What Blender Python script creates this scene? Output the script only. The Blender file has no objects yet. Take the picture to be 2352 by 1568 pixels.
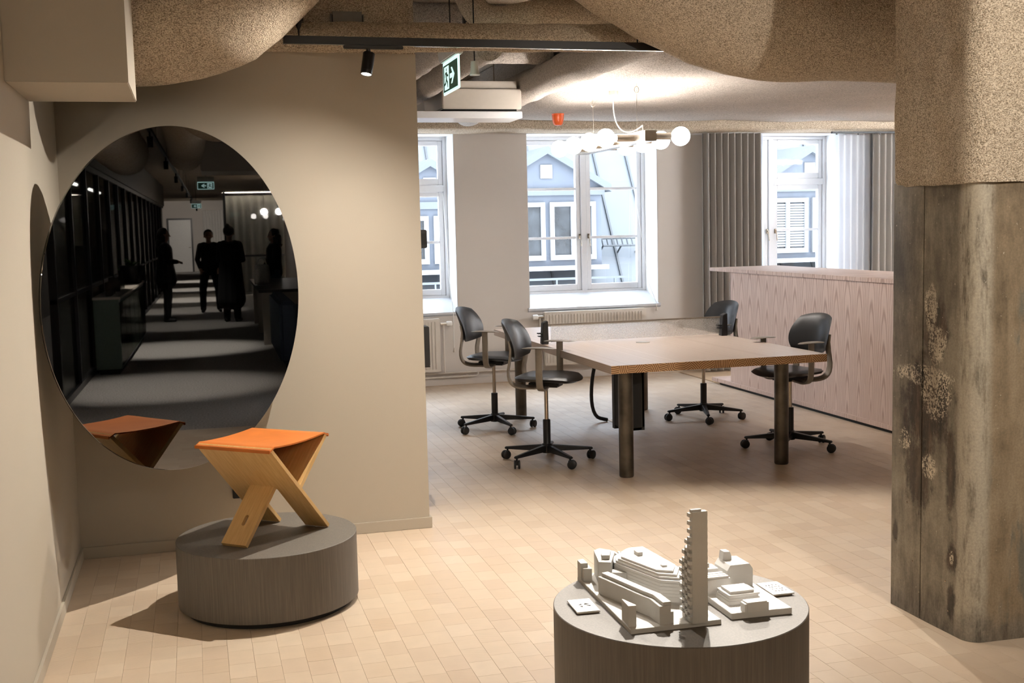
import bpy, bmesh, math, random
from mathutils import Vector, Matrix, Euler, noise
from mathutils.geometry import tessellate_polygon
PI = math.pi
random.seed(7)
sc = bpy.context.scene
COL = sc.collection

# ------------------------------------------------------------------ camera
FPX, CAMH = 2661.2, 1.58
YAW, PITCH, ROLL = math.radians(15.2532), math.radians(-5.6432), math.radians(1.34134)
_f = Vector((math.sin(YAW)*math.cos(PITCH), math.cos(YAW)*math.cos(PITCH), math.sin(PITCH)))
_r0 = Vector((math.cos(YAW), -math.sin(YAW), 0)); _u0 = _r0.cross(_f)
_r = math.cos(ROLL)*_r0 - math.sin(ROLL)*_u0
_u = math.sin(ROLL)*_r0 + math.cos(ROLL)*_u0
cam_d = bpy.data.cameras.new('camera'); cam = bpy.data.objects.new('camera', cam_d); COL.objects.link(cam)
cam_d.sensor_fit = 'HORIZONTAL'; cam_d.sensor_width = 36.0; cam_d.lens = FPX*36.0/2352
cam_d.clip_start = 0.05; cam_d.clip_end = 200
cam.matrix_world = Matrix(((_r.x, _u.x, -_f.x, 0), (_r.y, _u.y, -_f.y, 0), (_r.z, _u.z, -_f.z, CAMH), (0, 0, 0, 1)))
sc.camera = cam
def project(p):
    d = Vector(p) - Vector((0, 0, CAMH)); w = d.dot(_f)
    return 1176+FPX*d.dot(_r)/w, 784-FPX*d.dot(_u)/w, w

# ------------------------------------------------------------------ world, exposure
sc.view_settings.view_transform = 'Standard'
sc.view_settings.look = 'None'
sc.view_settings.gamma = 1.0
sc.view_settings.use_curve_mapping = False
sc.view_settings.exposure = 0.62
SKY = 11.5
wd = bpy.data.worlds.new('overcast_sky'); sc.world = wd; wd.use_nodes = True
bg = wd.node_tree.nodes['Background']; bg.inputs[0].default_value = (0.76, 0.87, 1.0, 1); bg.inputs[1].default_value = SKY
sc.cycles.max_bounces = 7; sc.cycles.diffuse_bounces = 4; sc.cycles.glossy_bounces = 3
sc.cycles.transparent_max_bounces = 12; sc.cycles.transmission_bounces = 4
sc.cycles.sample_clamp_indirect = 6.0; sc.cycles.caustics_reflective = False; sc.cycles.caustics_refractive = False
sc.cycles.use_denoising = True
sc.cycles.use_adaptive_sampling = True; sc.cycles.adaptive_threshold = 0.02
WIN = [(1.02, 2.558), (3.31, 4.735), (5.55, 6.92)]      # window openings in the far wall (x range)
WZ0, WZ1, FARY, SASHY = 0.73, 2.52, 11.42, 11.80
for a, b in WIN:                                           # light portals: they add no light, they only guide the sky sampling
    ld = bpy.data.lights.new('window_portal', 'AREA'); ld.shape = 'RECTANGLE'; ld.size = b-a; ld.size_y = WZ1-WZ0
    ld.cycles.is_portal = True
    lo = bpy.data.objects.new('window_portal', ld); COL.objects.link(lo)
    lo.location = ((a+b)/2, SASHY+0.12, (WZ0+WZ1)/2); lo.rotation_euler = (-PI/2, 0, 0)
WARM = (1.0, 0.905, 0.785)
def spot_lamp(loc, target, watts, angle, blend=0.35, size=0.035, color=WARM):
    ld = bpy.data.lights.new('spot_beam', 'SPOT'); ld.energy = watts; ld.spot_size = math.radians(angle)
    ld.spot_blend = blend; ld.shadow_soft_size = size; ld.color = color
    lo = bpy.data.objects.new('spot_beam', ld); COL.objects.link(lo)
    lo.location = loc; lo.rotation_euler = (Vector(target)-Vector(loc)).to_track_quat('-Z', 'Y').to_euler()
    return lo

# ------------------------------------------------------------------ materials
class NT:
    def __init__(s, name):
        s.m = bpy.data.materials.new(name); s.m.use_nodes = True; s.t = s.m.node_tree
        s.b = s.t.nodes['Principled BSDF']; s.out = s.t.nodes['Material Output']
    def n(s, typ, props=None, **ins):
        nd = s.t.nodes.new(typ)
        for k, v in (props or {}).items(): setattr(nd, k, v)
        for k, v in ins.items():
            key = int(k[1:]) if k[0] == 'i' and k[1:].isdigit() else k.replace('_', ' ')
            s.put(nd.inputs[key], v)
        return nd
    def put(s, sock, v):
        if isinstance(v, bpy.types.NodeSocket): s.t.links.new(v, sock)
        elif isinstance(v, bpy.types.Node): s.t.links.new(v.outputs[0], sock)
        else: sock.default_value = v
    def math(s, op, a, b=0.0, c=None, clamp=False):
        nd = s.n('ShaderNodeMath', {'operation': op, 'use_clamp': clamp}, i0=a, i1=b)
        if c is not None: s.put(nd.inputs[2], c)
        return nd.outputs[0]
    def vmath(s, op, a, b=(0, 0, 0)):
        nd = s.n('ShaderNodeVectorMath', {'operation': op}, i0=a)
        if op == 'SCALE': s.put(nd.inputs['Scale'], b)
        else: s.put(nd.inputs[1], b)
        return nd.outputs['Value'] if op in ('LENGTH', 'DISTANCE', 'DOT_PRODUCT') else nd.outputs[0]
    def noise(s, vec=None, scale=5, detail=3, rough=0.5, dist=0.0):
        nd = s.n('ShaderNodeTexNoise', None, Scale=scale, Detail=detail, Roughness=rough, Distortion=dist)
        if vec is not None: s.put(nd.inputs['Vector'], vec)
        return nd.outputs['Fac']
    def ramp(s, fac, stops, interp='LINEAR'):
        nd = s.n('ShaderNodeValToRGB', None, Fac=fac); cr = nd.color_ramp; cr.interpolation = interp
        while len(cr.elements) < len(stops): cr.elements.new(0.5)
        for e, (p, c) in zip(cr.elements, stops):
            e.position = p; e.color = (*c, 1) if len(c) == 3 else c
        return nd.outputs[0]
    def mix(s, fac, a, b, blend='MIX'):
        nd = s.n('ShaderNodeMix', {'data_type': 'RGBA', 'blend_type': blend})
        s.put(nd.inputs[0], fac); s.put(nd.inputs[6], a if not isinstance(a, tuple) else (*a[:3], 1)); s.put(nd.inputs[7], b if not isinstance(b, tuple) else (*b[:3], 1))
        return nd.outputs[2]
    def pos(s): return s.n('ShaderNodeNewGeometry').outputs['Position']
    def obj(s): return s.n('ShaderNodeTexCoord').outputs['Object']
    def sep(s, v):
        nd = s.n('ShaderNodeSeparateXYZ', None, i0=v); return nd.outputs
    def comb(s, x, y, z): return s.n('ShaderNodeCombineXYZ', None, i0=x, i1=y, i2=z).outputs[0]
    def bump(s, h, strength=0.3, dist=0.01):
        nd = s.n('ShaderNodeBump', None, Strength=strength, Distance=dist, Height=h); s.put(s.b.inputs['Normal'], nd.outputs[0])
    def base(s, v): s.put(s.b.inputs['Base Color'], v if not isinstance(v, tuple) else (*v[:3], 1))
    def set(s, **k):
        for a, b in k.items(): s.put(s.b.inputs[a.replace('_', ' ')], b)
        return s.m
MT = {}
def plain(name, col, rough=0.5, metal=0.0, var=0.06, scale=30, bump=0.0, spec=0.5, coat=0.0):
    t = NT(name); p = t.obj()
    f = t.noise(p, scale, 3)
    lo = tuple(c*(1-var) for c in col); hi = tuple(min(1, c*(1+var)) for c in col)
    t.base(t.ramp(f, [(0.3, lo), (0.7, hi)]))
    t.set(Roughness=rough, Metallic=metal, Specular_IOR_Level=spec, Coat_Weight=coat)
    if bump: t.bump(f, bump, 0.004)
    MT[name] = t.m; return t.m
def emitter(name, col, strength):
    t = NT(name); t.base(col); t.set(Emission_Color=(*col, 1), Emission_Strength=strength, Roughness=0.4); MT[name] = t.m; return t.m
def wall_paint(name, col):
    t = NT(name); p = t.pos()
    f = t.noise(p, 1.3, 3); g = t.noise(p, 180, 2)
    t.base(t.ramp(f, [(0.25, tuple(c*0.975 for c in col)), (0.75, tuple(c*1.02 for c in col))]))
    t.bump(g, 0.10, 0.002); t.set(Roughness=0.72, Specular_IOR_Level=0.3); MT[name] = t.m
wall_paint('wall_paint', (0.475, 0.43, 0.36))
wall_paint('wall_paint_far', (0.60, 0.555, 0.515))
wall_paint('white_paint', (0.66, 0.66, 0.66))
def spray(name, dark, mid, light, sc1=165.0):
    t = NT(name); p = t.pos()
    st = t.vmath('MULTIPLY', p, (1.0, 1.3, 1.6))
    a = t.noise(st, sc1, 1, 0.5, 0.6); b = t.noise(p, sc1*0.3, 2, 0.6)
    big = t.noise(p, 2.2, 3)
    h = t.math('ADD', t.math('MULTIPLY', a, 0.80), t.math('MULTIPLY', b, 0.20))
    c = t.ramp(h, [(0.37, dark), (0.49, mid), (0.62, light)])
    c = t.mix(0.35, c, t.ramp(big, [(0.3, (0.80, 0.80, 0.80)), (0.7, (1.06, 1.06, 1.06))]), 'MULTIPLY')
    t.base(c); t.bump(h, 0.8, 0.013); t.set(Roughness=0.95, Specular_IOR_Level=0.1); MT[name] = t.m
spray('spray', (0.27, 0.215, 0.155), (0.53, 0.44, 0.335), (0.76, 0.66, 0.53))
spray('spray_pale', (0.24, 0.21, 0.185), (0.50, 0.45, 0.40), (0.66, 0.60, 0.54))

def wood_blocks():
    t = NT('wood_block'); g = t.n('ShaderNodeNewGeometry'); oi = t.n('ShaderNodeObjectInfo')
    r = t.math('FRACT', t.math('ADD', g.outputs['Random Per Island'], oi.outputs['Random']))
    wn = t.n('ShaderNodeTexWhiteNoise', {'noise_dimensions': '1D'}, W=r)
    off = t.vmath('SCALE', t.vmath('SUBTRACT', wn.outputs['Color'], (0.5, 0.5, 0.5)), 1.1)
    s = t.sep(t.vmath('ADD', g.outputs['Position'], off))
    fl = t.comb(s[0], s[1], 0.0)
    wv = t.n('ShaderNodeTexWave', {'wave_type': 'RINGS', 'rings_direction': 'Z'}, Vector=fl, Scale=30.0, Distortion=1.6, Detail=2.0, Detail_Scale=0.35)
    ring = wv.outputs['Fac']; nz = t.noise(g.outputs['Position'], 14, 3); vis = t.math('POWER', wn.outputs['Value'], 2.2)
    c1 = t.ramp(r, [(0.0, (0.585, 0.465, 0.355)), (0.3, (0.63, 0.51, 0.39)), (0.65, (0.655, 0.54, 0.42)), (1.0, (0.60, 0.475, 0.355))])
    c2 = t.mix(t.math('MULTIPLY', t.math('MULTIPLY', t.math('POWER', ring, 3.0), vis), 0.38), c1, (0.34, 0.21, 0.12))
    t.base(t.mix(0.22, c2, t.ramp(nz, [(0.3, (0.75, 0.72, 0.68)), (0.7, (1.08, 1.08, 1.08))]), 'MULTIPLY'))
    t.set(Roughness=t.ramp(nz, [(0.3, (0.36,)*3), (0.7, (0.48,)*3)]), Specular_IOR_Level=0.5); MT['wood_block'] = t.m
wood_blocks()
plain('floor_base', (0.20, 0.145, 0.10), 0.8)
plain('floor_plain', (0.60, 0.44, 0.29), 0.45, var=0.12, scale=9)
def stave_wood():
    t = NT('stave_wood'); p = t.pos(); oi = t.n('ShaderNodeObjectInfo')
    wn = t.n('ShaderNodeTexWhiteNoise', {'noise_dimensions': '1D'}, W=oi.outputs['Random'])
    o = t.sep(wn.outputs['Color']); s = t.sep(t.vmath('SUBTRACT', p, oi.outputs['Location']))
    x = t.math('ADD', s[0], t.math('MULTIPLY', t.math('SUBTRACT', o[0], 0.5), 0.34))
    z = t.math('ADD', s[2], t.math('MULTIPLY', t.math('SUBTRACT', o[1], 0.5), 0.34))
    y = t.math('MULTIPLY', s[1], 0.03)
    wv = t.n('ShaderNodeTexWave', {'wave_type': 'RINGS', 'rings_direction': 'Y'}, Vector=t.comb(x, t.math('ADD', y, o[2]), z), Scale=27.0, Distortion=0.5, Detail=2.0, Detail_Scale=3.0)
    c = t.ramp(wv.outputs['Fac'], [(0.30, (0.68, 0.45, 0.26)), (0.6, (0.52, 0.29, 0.13)), (0.85, (0.17, 0.075, 0.03))])
    top = t.ramp(wv.outputs['Fac'], [(0.2, (0.66, 0.545, 0.465)), (0.9, (0.58, 0.46, 0.38))])  # long-grain colour, with the sky's pale reflection painted into it
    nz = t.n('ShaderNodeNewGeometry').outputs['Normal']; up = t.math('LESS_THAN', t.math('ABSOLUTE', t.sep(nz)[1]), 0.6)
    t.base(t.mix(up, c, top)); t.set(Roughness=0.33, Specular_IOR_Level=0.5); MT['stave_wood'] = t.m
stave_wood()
def veneer():
    t = NT('veneer'); s = t.sep(t.pos())
    w = 0.165; q = t.math('DIVIDE', s[1], w); cell = t.math('FLOOR', q)
    fy = t.math('MULTIPLY', t.math('SUBTRACT', t.math('SUBTRACT', q, cell), 0.5), w)
    wn = t.n('ShaderNodeTexWhiteNoise', {'noise_dimensions': '1D'}, W=cell); o = t.sep(wn.outputs['Color'])
    wob = t.math('MULTIPLY', t.math('SUBTRACT', t.noise(t.comb(0.0, t.math('MULTIPLY', s[1], 6.0), t.math('MULTIPLY', s[2], 1.6)), 2.2, 3), 0.5), 0.030)
    az = t.math('MULTIPLY', t.math('ADD', s[2], t.math('MULTIPLY', o[0], 0.8)), 0.058)
    fy2 = t.math('ADD', fy, wob)
    rr = t.math('SQRT', t.math('ADD', t.math('MULTIPLY', fy2, t.math('MULTIPLY', fy2, 1.0)), t.math('MULTIPLY', az, az)))
    wav = t.math('ADD', t.math('MULTIPLY', t.math('SINE', t.math('MULTIPLY', rr, 2*PI/0.0145)), 0.5), 0.5)
    fine = t.noise(t.comb(0.0, t.math('MULTIPLY', s[1], 90.0), t.math('MULTIPLY', s[2], 2.5)), 3.0, 2)
    c = t.ramp(t.math('POWER', wav, 2.0), [(0.25, (0.635, 0.50, 0.44)), (1.0, (0.43, 0.305, 0.255))])
    c = t.mix(0.5, c, t.ramp(fine, [(0.3, (0.86, 0.86, 0.86)), (0.7, (1.07, 1.07, 1.07))]), 'MULTIPLY')
    t.base(c); t.set(Roughness=0.5); MT['veneer'] = t.m
veneer()
def stained_oak(name, col, sx):
    t = NT(name); s = t.sep(t.obj())
    f = t.noise(t.comb(t.math('MULTIPLY', s[0], sx), t.math('MULTIPLY', s[1], sx if sx > 5 else 120), t.math('MULTIPLY', s[2], 3.0)), 1.6, 4, 0.65)
    t.base(t.ramp(f, [(0.32, tuple(c*0.72 for c in col)), (0.55, col), (0.75, tuple(c*1.35 for c in col))]))
    t.bump(f, 0.12, 0.002); t.set(Roughness=0.6, Specular_IOR_Level=1.0); MT[name] = t.m
stained_oak('stained_oak', (0.112, 0.096, 0.078), 120)
def birch():
    t = NT('honey_birch'); s = t.sep(t.obj())
    f = t.noise(t.comb(t.math('MULTIPLY', s[0], 6.0), t.math('MULTIPLY', s[1], 70.0), t.math('MULTIPLY', s[2], 6.0)), 1.5, 3)
    t.base(t.ramp(f, [(0.3, (0.62, 0.385, 0.155)), (0.7, (0.73, 0.49, 0.215))])); t.set(Roughness=0.45); MT['honey_birch'] = t.m
birch()
plain('tan_leather', (0.50, 0.135, 0.012), 0.55, var=0.12, scale=8, bump=0.05)
plain('black_leather', (0.018, 0.019, 0.021), 0.34, scale=60, bump=0.05)
plain('black_plastic', (0.012, 0.012, 0.013), 0.45)
plain('black_metal', (0.016, 0.016, 0.017), 0.38, metal=0.3)
plain('black_matte', (0.008, 0.008, 0.008), 0.7)
plain('bent_frame', (0.26, 0.225, 0.185), 0.42, var=0.1)
plain('steel', (0.50, 0.43, 0.35), 0.22, metal=1.0)
plain('nickel', (0.62, 0.57, 0.50), 0.30, metal=1.0)
plain('raw_steel', (0.115, 0.098, 0.078), 0.36, metal=0.75, var=0.45, scale=7)
plain('white_plastic', (0.78, 0.77, 0.74), 0.4)
plain('model_grey', (0.60, 0.59, 0.565), 0.65, var=0.02)
plain('model_white', (0.86, 0.855, 0.84), 0.6, var=0.01)
plain('card_white', (0.86, 0.85, 0.83), 0.6, var=0.01)
plain('card_edge', (0.55, 0.42, 0.28), 0.7)
plain('print_black', (0.02, 0.018, 0.016), 0.7)
plain('white_lacquer', (0.70, 0.70, 0.71), 0.28, var=0.01)
plain('radiator_white', (0.62, 0.57, 0.51), 0.4, var=0.02)
plain('sill_white', (0.56, 0.575, 0.60), 0.25, var=0.02)
plain('orange_plastic', (0.85, 0.14, 0.03), 0.35)
plain('unit_beige', (0.52, 0.47, 0.41), 0.45, var=0.02)
plain('curtain_grey', (0.30, 0.28, 0.26), 0.9, var=0.08, scale=200)
plain('carpet', (0.36, 0.345, 0.325), 0.95, var=0.35, scale=60, bump=0.2)
plain('dark_cloth', (0.006, 0.006, 0.007), 0.9)
plain('skin', (0.42, 0.24, 0.17), 0.5)
plain('hair_dark', (0.02, 0.014, 0.01), 0.5)
plain('leaf', (0.09, 0.20, 0.03), 0.5, var=0.3)
plain('dark_top', (0.07, 0.068, 0.065), 0.4)
plain('dim_grey', (0.16, 0.145, 0.125), 0.5)
plain('cabinet_green', (0.10, 0.14, 0.115), 0.4)
plain('denim', (0.05, 0.07, 0.11), 0.8)
plain('bag_white', (0.62, 0.60, 0.56), 0.8, var=0.25, scale=90)
plain('facade_blue', (0.036, 0.042, 0.054), 0.6, var=0.05, scale=3)
plain('roof_blue', (0.042, 0.047, 0.053), 0.5, var=0.04, scale=2)
plain('seam_dark', (0.018, 0.02, 0.022), 0.6)
plain('trim_white', (0.115, 0.115, 0.118), 0.5, var=0.02)
plain('street_glass', (0.016, 0.018, 0.02), 0.12, var=0.5, scale=4)
plain('blind', (0.08, 0.082, 0.085), 0.6)
emitter('globe_glow', (1.0, 0.93, 0.86), 46.0)
emitter('lens_glow', (1.0, 0.88, 0.72), 9.0)
emitter('cove_glow', (1.0, 0.86, 0.68), 60.0)
emitter('tube_glow', (0.93, 0.96, 1.0), 165.0)
emitter('fill_tube_warm', (1.0, 0.88, 0.72), 28.0)
emitter('fill_tube_soft', (1.0, 0.95, 0.88), 14.0)
emitter('sign_white', (0.62, 0.90, 0.84), 0.75)
emitter('sign_green', (0.010, 0.040, 0.022), 0.45)
def sheer():
    t = NT('sheer'); nt = t.t
    tr = t.n('ShaderNodeBsdfTransparent'); tl = t.n('ShaderNodeBsdfTranslucent'); df = t.n('ShaderNodeBsdfDiffuse')
    for q in (tl, df): q.inputs[0].default_value = (0.86, 0.88, 0.92, 1)
    m1 = t.n('ShaderNodeMixShader', None, i0=0.55); nt.links.new(tl.outputs[0], m1.inputs[1]); nt.links.new(df.outputs[0], m1.inputs[2])
    m2 = t.n('ShaderNodeMixShader', None, i0=0.72); nt.links.new(tr.outputs[0], m2.inputs[1]); nt.links.new(m1.outputs[0], m2.inputs[2])
    nt.links.new(m2.outputs[0], t.out.inputs[0]); MT['sheer'] = t.m
sheer()
def glassy(name, fac, tint=(1, 1, 1), rough=0.02):
    t = NT(name); nt = t.t
    tr = t.n('ShaderNodeBsdfTransparent'); tr.inputs[0].default_value = (*tint, 1)
    gl = t.n('ShaderNodeBsdfGlossy', None, Roughness=rough)
    fr = t.n('ShaderNodeLayerWeight', None, Blend=0.25)
    f = t.math('ADD', t.math('MULTIPLY', fr.outputs['Facing'], fac), fac*0.35)
    m = t.n('ShaderNodeMixShader', None, i0=f); nt.links.new(tr.outputs[0], m.inputs[1]); nt.links.new(gl.outputs[0], m.inputs[2])
    nt.links.new(m.outputs[0], t.out.inputs[0]); MT[name] = t.m
glassy('pane_glass', 0.08)
glassy('dark_glass', 0.16, (0.60, 0.61, 0.595))
def mesh_screen():
    t = NT('mesh_screen'); nt = t.t; p = t.pos()
    v = t.noise(p, 260, 2)
    tr = t.n('ShaderNodeBsdfTransparent'); df = t.n('ShaderNodeBsdfDiffuse'); df.inputs[0].default_value = (0.86, 0.88, 0.88, 1)
    m = t.n('ShaderNodeMixShader', None, i0=t.ramp(v, [(0.4, (0.22,)*3), (0.6, (0.45,)*3)]))
    nt.links.new(tr.outputs[0], m.inputs[1]); nt.links.new(df.outputs[0], m.inputs[2]); nt.links.new(m.outputs[0], t.out.inputs[0]); MT['mesh_screen'] = t.m
mesh_screen()
def black_mirror():
    t = NT('black_mirror'); t.base((0.225, 0.225, 0.23)); t.set(Metallic=1.0, Roughness=0.012); MT['black_mirror'] = t.m
black_mirror()
def concrete():
    t = NT('column_concrete'); p = t.pos(); s = t.sep(p)
    stretch = t.vmath('MULTIPLY', p, (1.0, 1.0, 0.22))
    n1 = t.noise(p, 3.2, 5, 0.62); n2 = t.noise(stretch, 26.0, 5, 0.72); n3 = t.noise(p, 120.0, 3, 0.7); n4 = t.noise(stretch, 9.0, 4, 0.7)
    f = t.math('ADD', t.math('ADD', t.math('MULTIPLY', n1, 0.45), t.math('MULTIPLY', n2, 0.25)), t.math('MULTIPLY', n4, 0.30))
    c = t.ramp(f, [(0.36, (0.065, 0.054, 0.039)), (0.46, (0.145, 0.124, 0.092)), (0.54, (0.235, 0.207, 0.157)), (0.66, (0.34, 0.30, 0.235))])
    def mr(v, a, b): return t.n('ShaderNodeMapRange', {'interpolation_type': 'SMOOTHSTEP'}, Value=v, From_Min=a, From_Max=b).outputs[0]
    front = mr(s[0], 2.735, 2.80)
    warm = t.ramp(f, [(0.38, (0.10, 0.072, 0.042)), (0.50, (0.235, 0.18, 0.115)), (0.64, (0.33, 0.265, 0.18))])
    c = t.mix(front, c, warm)
    c = t.mix(t.math('MULTIPLY', front, mr(n4, 0.56, 0.68)), c, (0.155, 0.145, 0.115))
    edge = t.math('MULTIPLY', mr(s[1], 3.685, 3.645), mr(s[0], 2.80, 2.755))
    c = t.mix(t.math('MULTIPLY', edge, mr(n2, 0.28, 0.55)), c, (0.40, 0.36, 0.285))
    side = t.math('SUBTRACT', 1.0, mr(s[0], 2.715, 2.735))
    wob = t.math('SUBTRACT', t.noise(p, 11.0, 6, 0.75), 0.5); wob2 = t.math('SUBTRACT', t.noise(stretch, 30.0, 5, 0.75), 0.5)
    def blob(cy, cz, ry, rz, warp, soft):
        d = t.vmath('LENGTH', t.vmath('MULTIPLY', t.vmath('SUBTRACT', p, (2.71, cy, cz)), (0.0, 1/ry, 1/rz)))
        d = t.math('ADD', d, t.math('ADD', t.math('MULTIPLY', wob, warp), t.math('MULTIPLY', wob2, warp*0.8)))
        return t.math('MULTIPLY', mr(d, 1.0, 1.0-soft), side)
    rust = t.ramp(n2, [(0.38, (0.012, 0.008, 0.005)), (0.55, (0.045, 0.026, 0.014)), (0.72, (0.13, 0.085, 0.05))])
    for cy, cz, ry, rz, k in ((3.86, 0.86, 0.19, 0.22, 0.92), (3.90, 0.58, 0.10, 0.20, 0.85), (3.80, 1.14, 0.09, 0.16, 0.8), (3.70, 0.62, 0.035, 0.22, 0.8), (3.69, 0.29, 0.042, 0.07, 0.9), (3.69, 0.12, 0.03, 0.11, 0.85), (4.05, 0.31, 0.022, 0.07, 0.85), (3.99, 0.72, 0.05, 0.12, 0.7)):
        c = t.mix(t.math('MULTIPLY', blob(cy, cz, ry, rz, 1.3, 0.5), k), c, rust)
    flake = mr(t.math('ADD', t.math('MULTIPLY', n3, 0.65), t.math('MULTIPLY', n2, 0.35)), 0.47, 0.53)
    for cy, cz, ry, rz in ((3.87, 0.975, 0.20, 0.045), (3.80, 0.90, 0.10, 0.10), (3.83, 1.235, 0.040, 0.10), (3.79, 1.09, 0.055, 0.09), (3.69, 0.295, 0.014, 0.03), (4.0, 0.70, 0.05, 0.05), (3.83, 0.62, 0.05, 0.05)):
        c = t.mix(t.math('MULTIPLY', blob(cy, cz, ry, rz, 1.2, 0.3), flake), c, t.ramp(n4, [(0.35, (0.33, 0.28, 0.21)), (0.6, (0.62, 0.55, 0.43))]))
    spk = t.math('MULTIPLY', mr(t.noise(p, 70.0, 2, 0.5), 0.73, 0.76), 0.8); c = t.mix(spk, c, (0.50, 0.45, 0.36))
    low = mr(t.math('ADD', s[2], t.math('MULTIPLY', wob, 0.25)), 0.16, 0.02)
    c = t.mix(t.math('MULTIPLY', low, 0.75), c, t.ramp(n2, [(0.35, (0.03, 0.025, 0.02)), (0.7, (0.22, 0.20, 0.17))]))
    c = t.mix(1.0, c, t.ramp(n3, [(0.3, (0.82, 0.82, 0.82)), (0.7, (1.15, 1.15, 1.15))]), 'MULTIPLY')
    t.base(c); t.bump(t.math('ADD', n2, t.math('MULTIPLY', n3, 0.5)), 0.3, 0.006); t.set(Roughness=0.62); MT['column_concrete'] = t.m
concrete()

# ------------------------------------------------------------------ mesh helpers
def link(o, parent=None):
    COL.objects.link(o)
    if parent is not None: o.parent = parent
    return o
class MB:
    def __init__(s, M=None): s.v = []; s.f = []; s.M = M or Matrix()
    def add(s, vs, fs, M=None):
        k = len(s.v); T = s.M @ M if M is not None else s.M
        s.v += [tuple(T @ Vector(v)) for v in vs]; s.f += [tuple(i+k for i in f) for f in fs]; return s
    def box(s, x0, x1, y0, y1, z0, z1, M=None):
        vs = [(x, y, z) for z in (z0, z1) for y in (y0, y1) for x in (x0, x1)]
        return s.add(vs, [(0, 2, 3, 1), (4, 5, 7, 6), (0, 1, 5, 4), (2, 6, 7, 3), (0, 4, 6, 2), (1, 3, 7, 5)], M)
    def prism(s, poly, z0, z1, M=None, holes=()):
        loops = [poly]+list(holes); vs = []; fs = []; n = sum(len(l) for l in loops)
        if holes:
            tri = tessellate_polygon([[Vector((p[0], p[1], 0)) for p in l] for l in loops])
        else:
            tri = None
        flat = [p for l in loops for p in l]
        vs = [(p[0], p[1], z0) for p in flat]+[(p[0], p[1], z1) for p in flat]
        if tri:
            fs += [tuple(t) for t in tri]+[tuple(i+n for i in reversed(t)) for t in tri]
        else:
            fs += [tuple(reversed(range(n))), tuple(range(n, 2*n))]
        o = 0
        for l in loops:
            m = len(l)
            for i in range(m):
                j = (i+1) % m; fs.append((o+i, o+j, n+o+j, n+o+i))
            o += m
        return s.add(vs, fs, M)
    def lathe(s, prof, seg=32, M=None):
        vs = []; fs = []
        for r, z in prof:
            for k in range(seg):
                a = 2*PI*k/seg; vs.append((r*math.cos(a), r*math.sin(a), z))
        for i in range(len(prof)-1):
            for k in range(seg):
                l = (k+1) % seg; fs.append((i*seg+k, i*seg+l, (i+1)*seg+l, (i+1)*seg+k))
        fs.append(tuple(reversed(range(seg)))); m = (len(prof)-1)*seg; fs.append(tuple(range(m, m+seg)))
        return s.add(vs, fs, M)
    def tube(s, pts, rad, seg=12, M=None, flat=None, up=None):
        pts = [Vector(p) for p in pts]; n = len(pts); rs = rad if isinstance(rad, (list, tuple)) else [rad]*n
        vs = []; fs = []; u = None
        for i in range(n):
            d = (pts[min(i+1, n-1)]-pts[max(i-1, 0)]).normalized()
            if u is None:
                u = Vector(up) if up is not None else Vector((0, 0, 1)) if abs(d.z) < 0.9 else Vector((1, 0, 0))
            u = (u-d*u.dot(d))
            if u.length < 1e-5: u = d.orthogonal()
            u.normalize(); w = d.cross(u)
            for k in range(seg):
                a = 2*PI*k/seg
                if flat:   # rounded strap cross-section: half width flat[0] along w, half thickness flat[1] along u
                    ca, sa = math.cos(a), math.sin(a); e = 0.45
                    q = w*(flat[0]*math.copysign(abs(ca)**e, ca))+u*(flat[1]*math.copysign(abs(sa)**e, sa))
                else: q = (u*math.cos(a)+w*math.sin(a))*rs[i]
                vs.append(tuple(pts[i]+q))
        for i in range(n-1):
            for k in range(seg):
                l = (k+1) % seg; fs.append((i*seg+k, (i+1)*seg+k, (i+1)*seg+l, i*seg+l))
        fs.append(tuple(range(seg))); fs.append(tuple(reversed(range((n-1)*seg, n*seg))))
        return s.add(vs, fs, M)
    def ball(s, c, r, seg=20, M=None, sz=1.0):
        prof = [(max(1e-4, r*math.sin(PI*i/(seg//2))), -r*sz*math.cos(PI*i/(seg//2))) for i in range(seg//2+1)]
        return s.lathe(prof, seg, (M or Matrix()) @ Matrix.Translation(c))
    def pad(s, fn, n=10, k=0.75, power=0.5, M=None):
        """closed pillow: fn(a, b, t) maps a rounded square (a, b in -1..1) and side t (-1..1) to 3-D"""
        vs = []; idx = {}; fs = []
        for side in (1, -1):
            for i in range(n+1):
                for j in range(n+1):
                    edge = i in (0, n) or j in (0, n)
                    if side == -1 and edge: idx[(-1, i, j)] = idx[(1, i, j)]; continue
                    p = -1+2*i/n; q = -1+2*j/n
                    a = (1-k)*p+k*p*math.sqrt(1-q*q/2); b = (1-k)*q+k*q*math.sqrt(1-p*p/2)
                    m = max(abs(p), abs(q)); th = 0.0 if edge else side*(1-m**4)**power
                    idx[(side, i, j)] = len(vs); vs.append(tuple(fn(a, b, th)))
        for side in (1, -1):
            for i in range(n):
                for j in range(n):
                    f = (idx[(side, i, j)], idx[(side, i+1, j)], idx[(side, i+1, j+1)], idx[(side, i, j+1)])
                    fs.append(f if side == 1 else tuple(reversed(f)))
        return s.add(vs, fs, M)
    def lumpy(s, amp, freq):
        out = []
        for v in s.v:
            p = Vector(v); d = noise.noise_vector(p*freq)*amp+noise.noise_vector(p*freq*3.1)*amp*0.4
            out.append(tuple(p+d))
        s.v = out; return s
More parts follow.
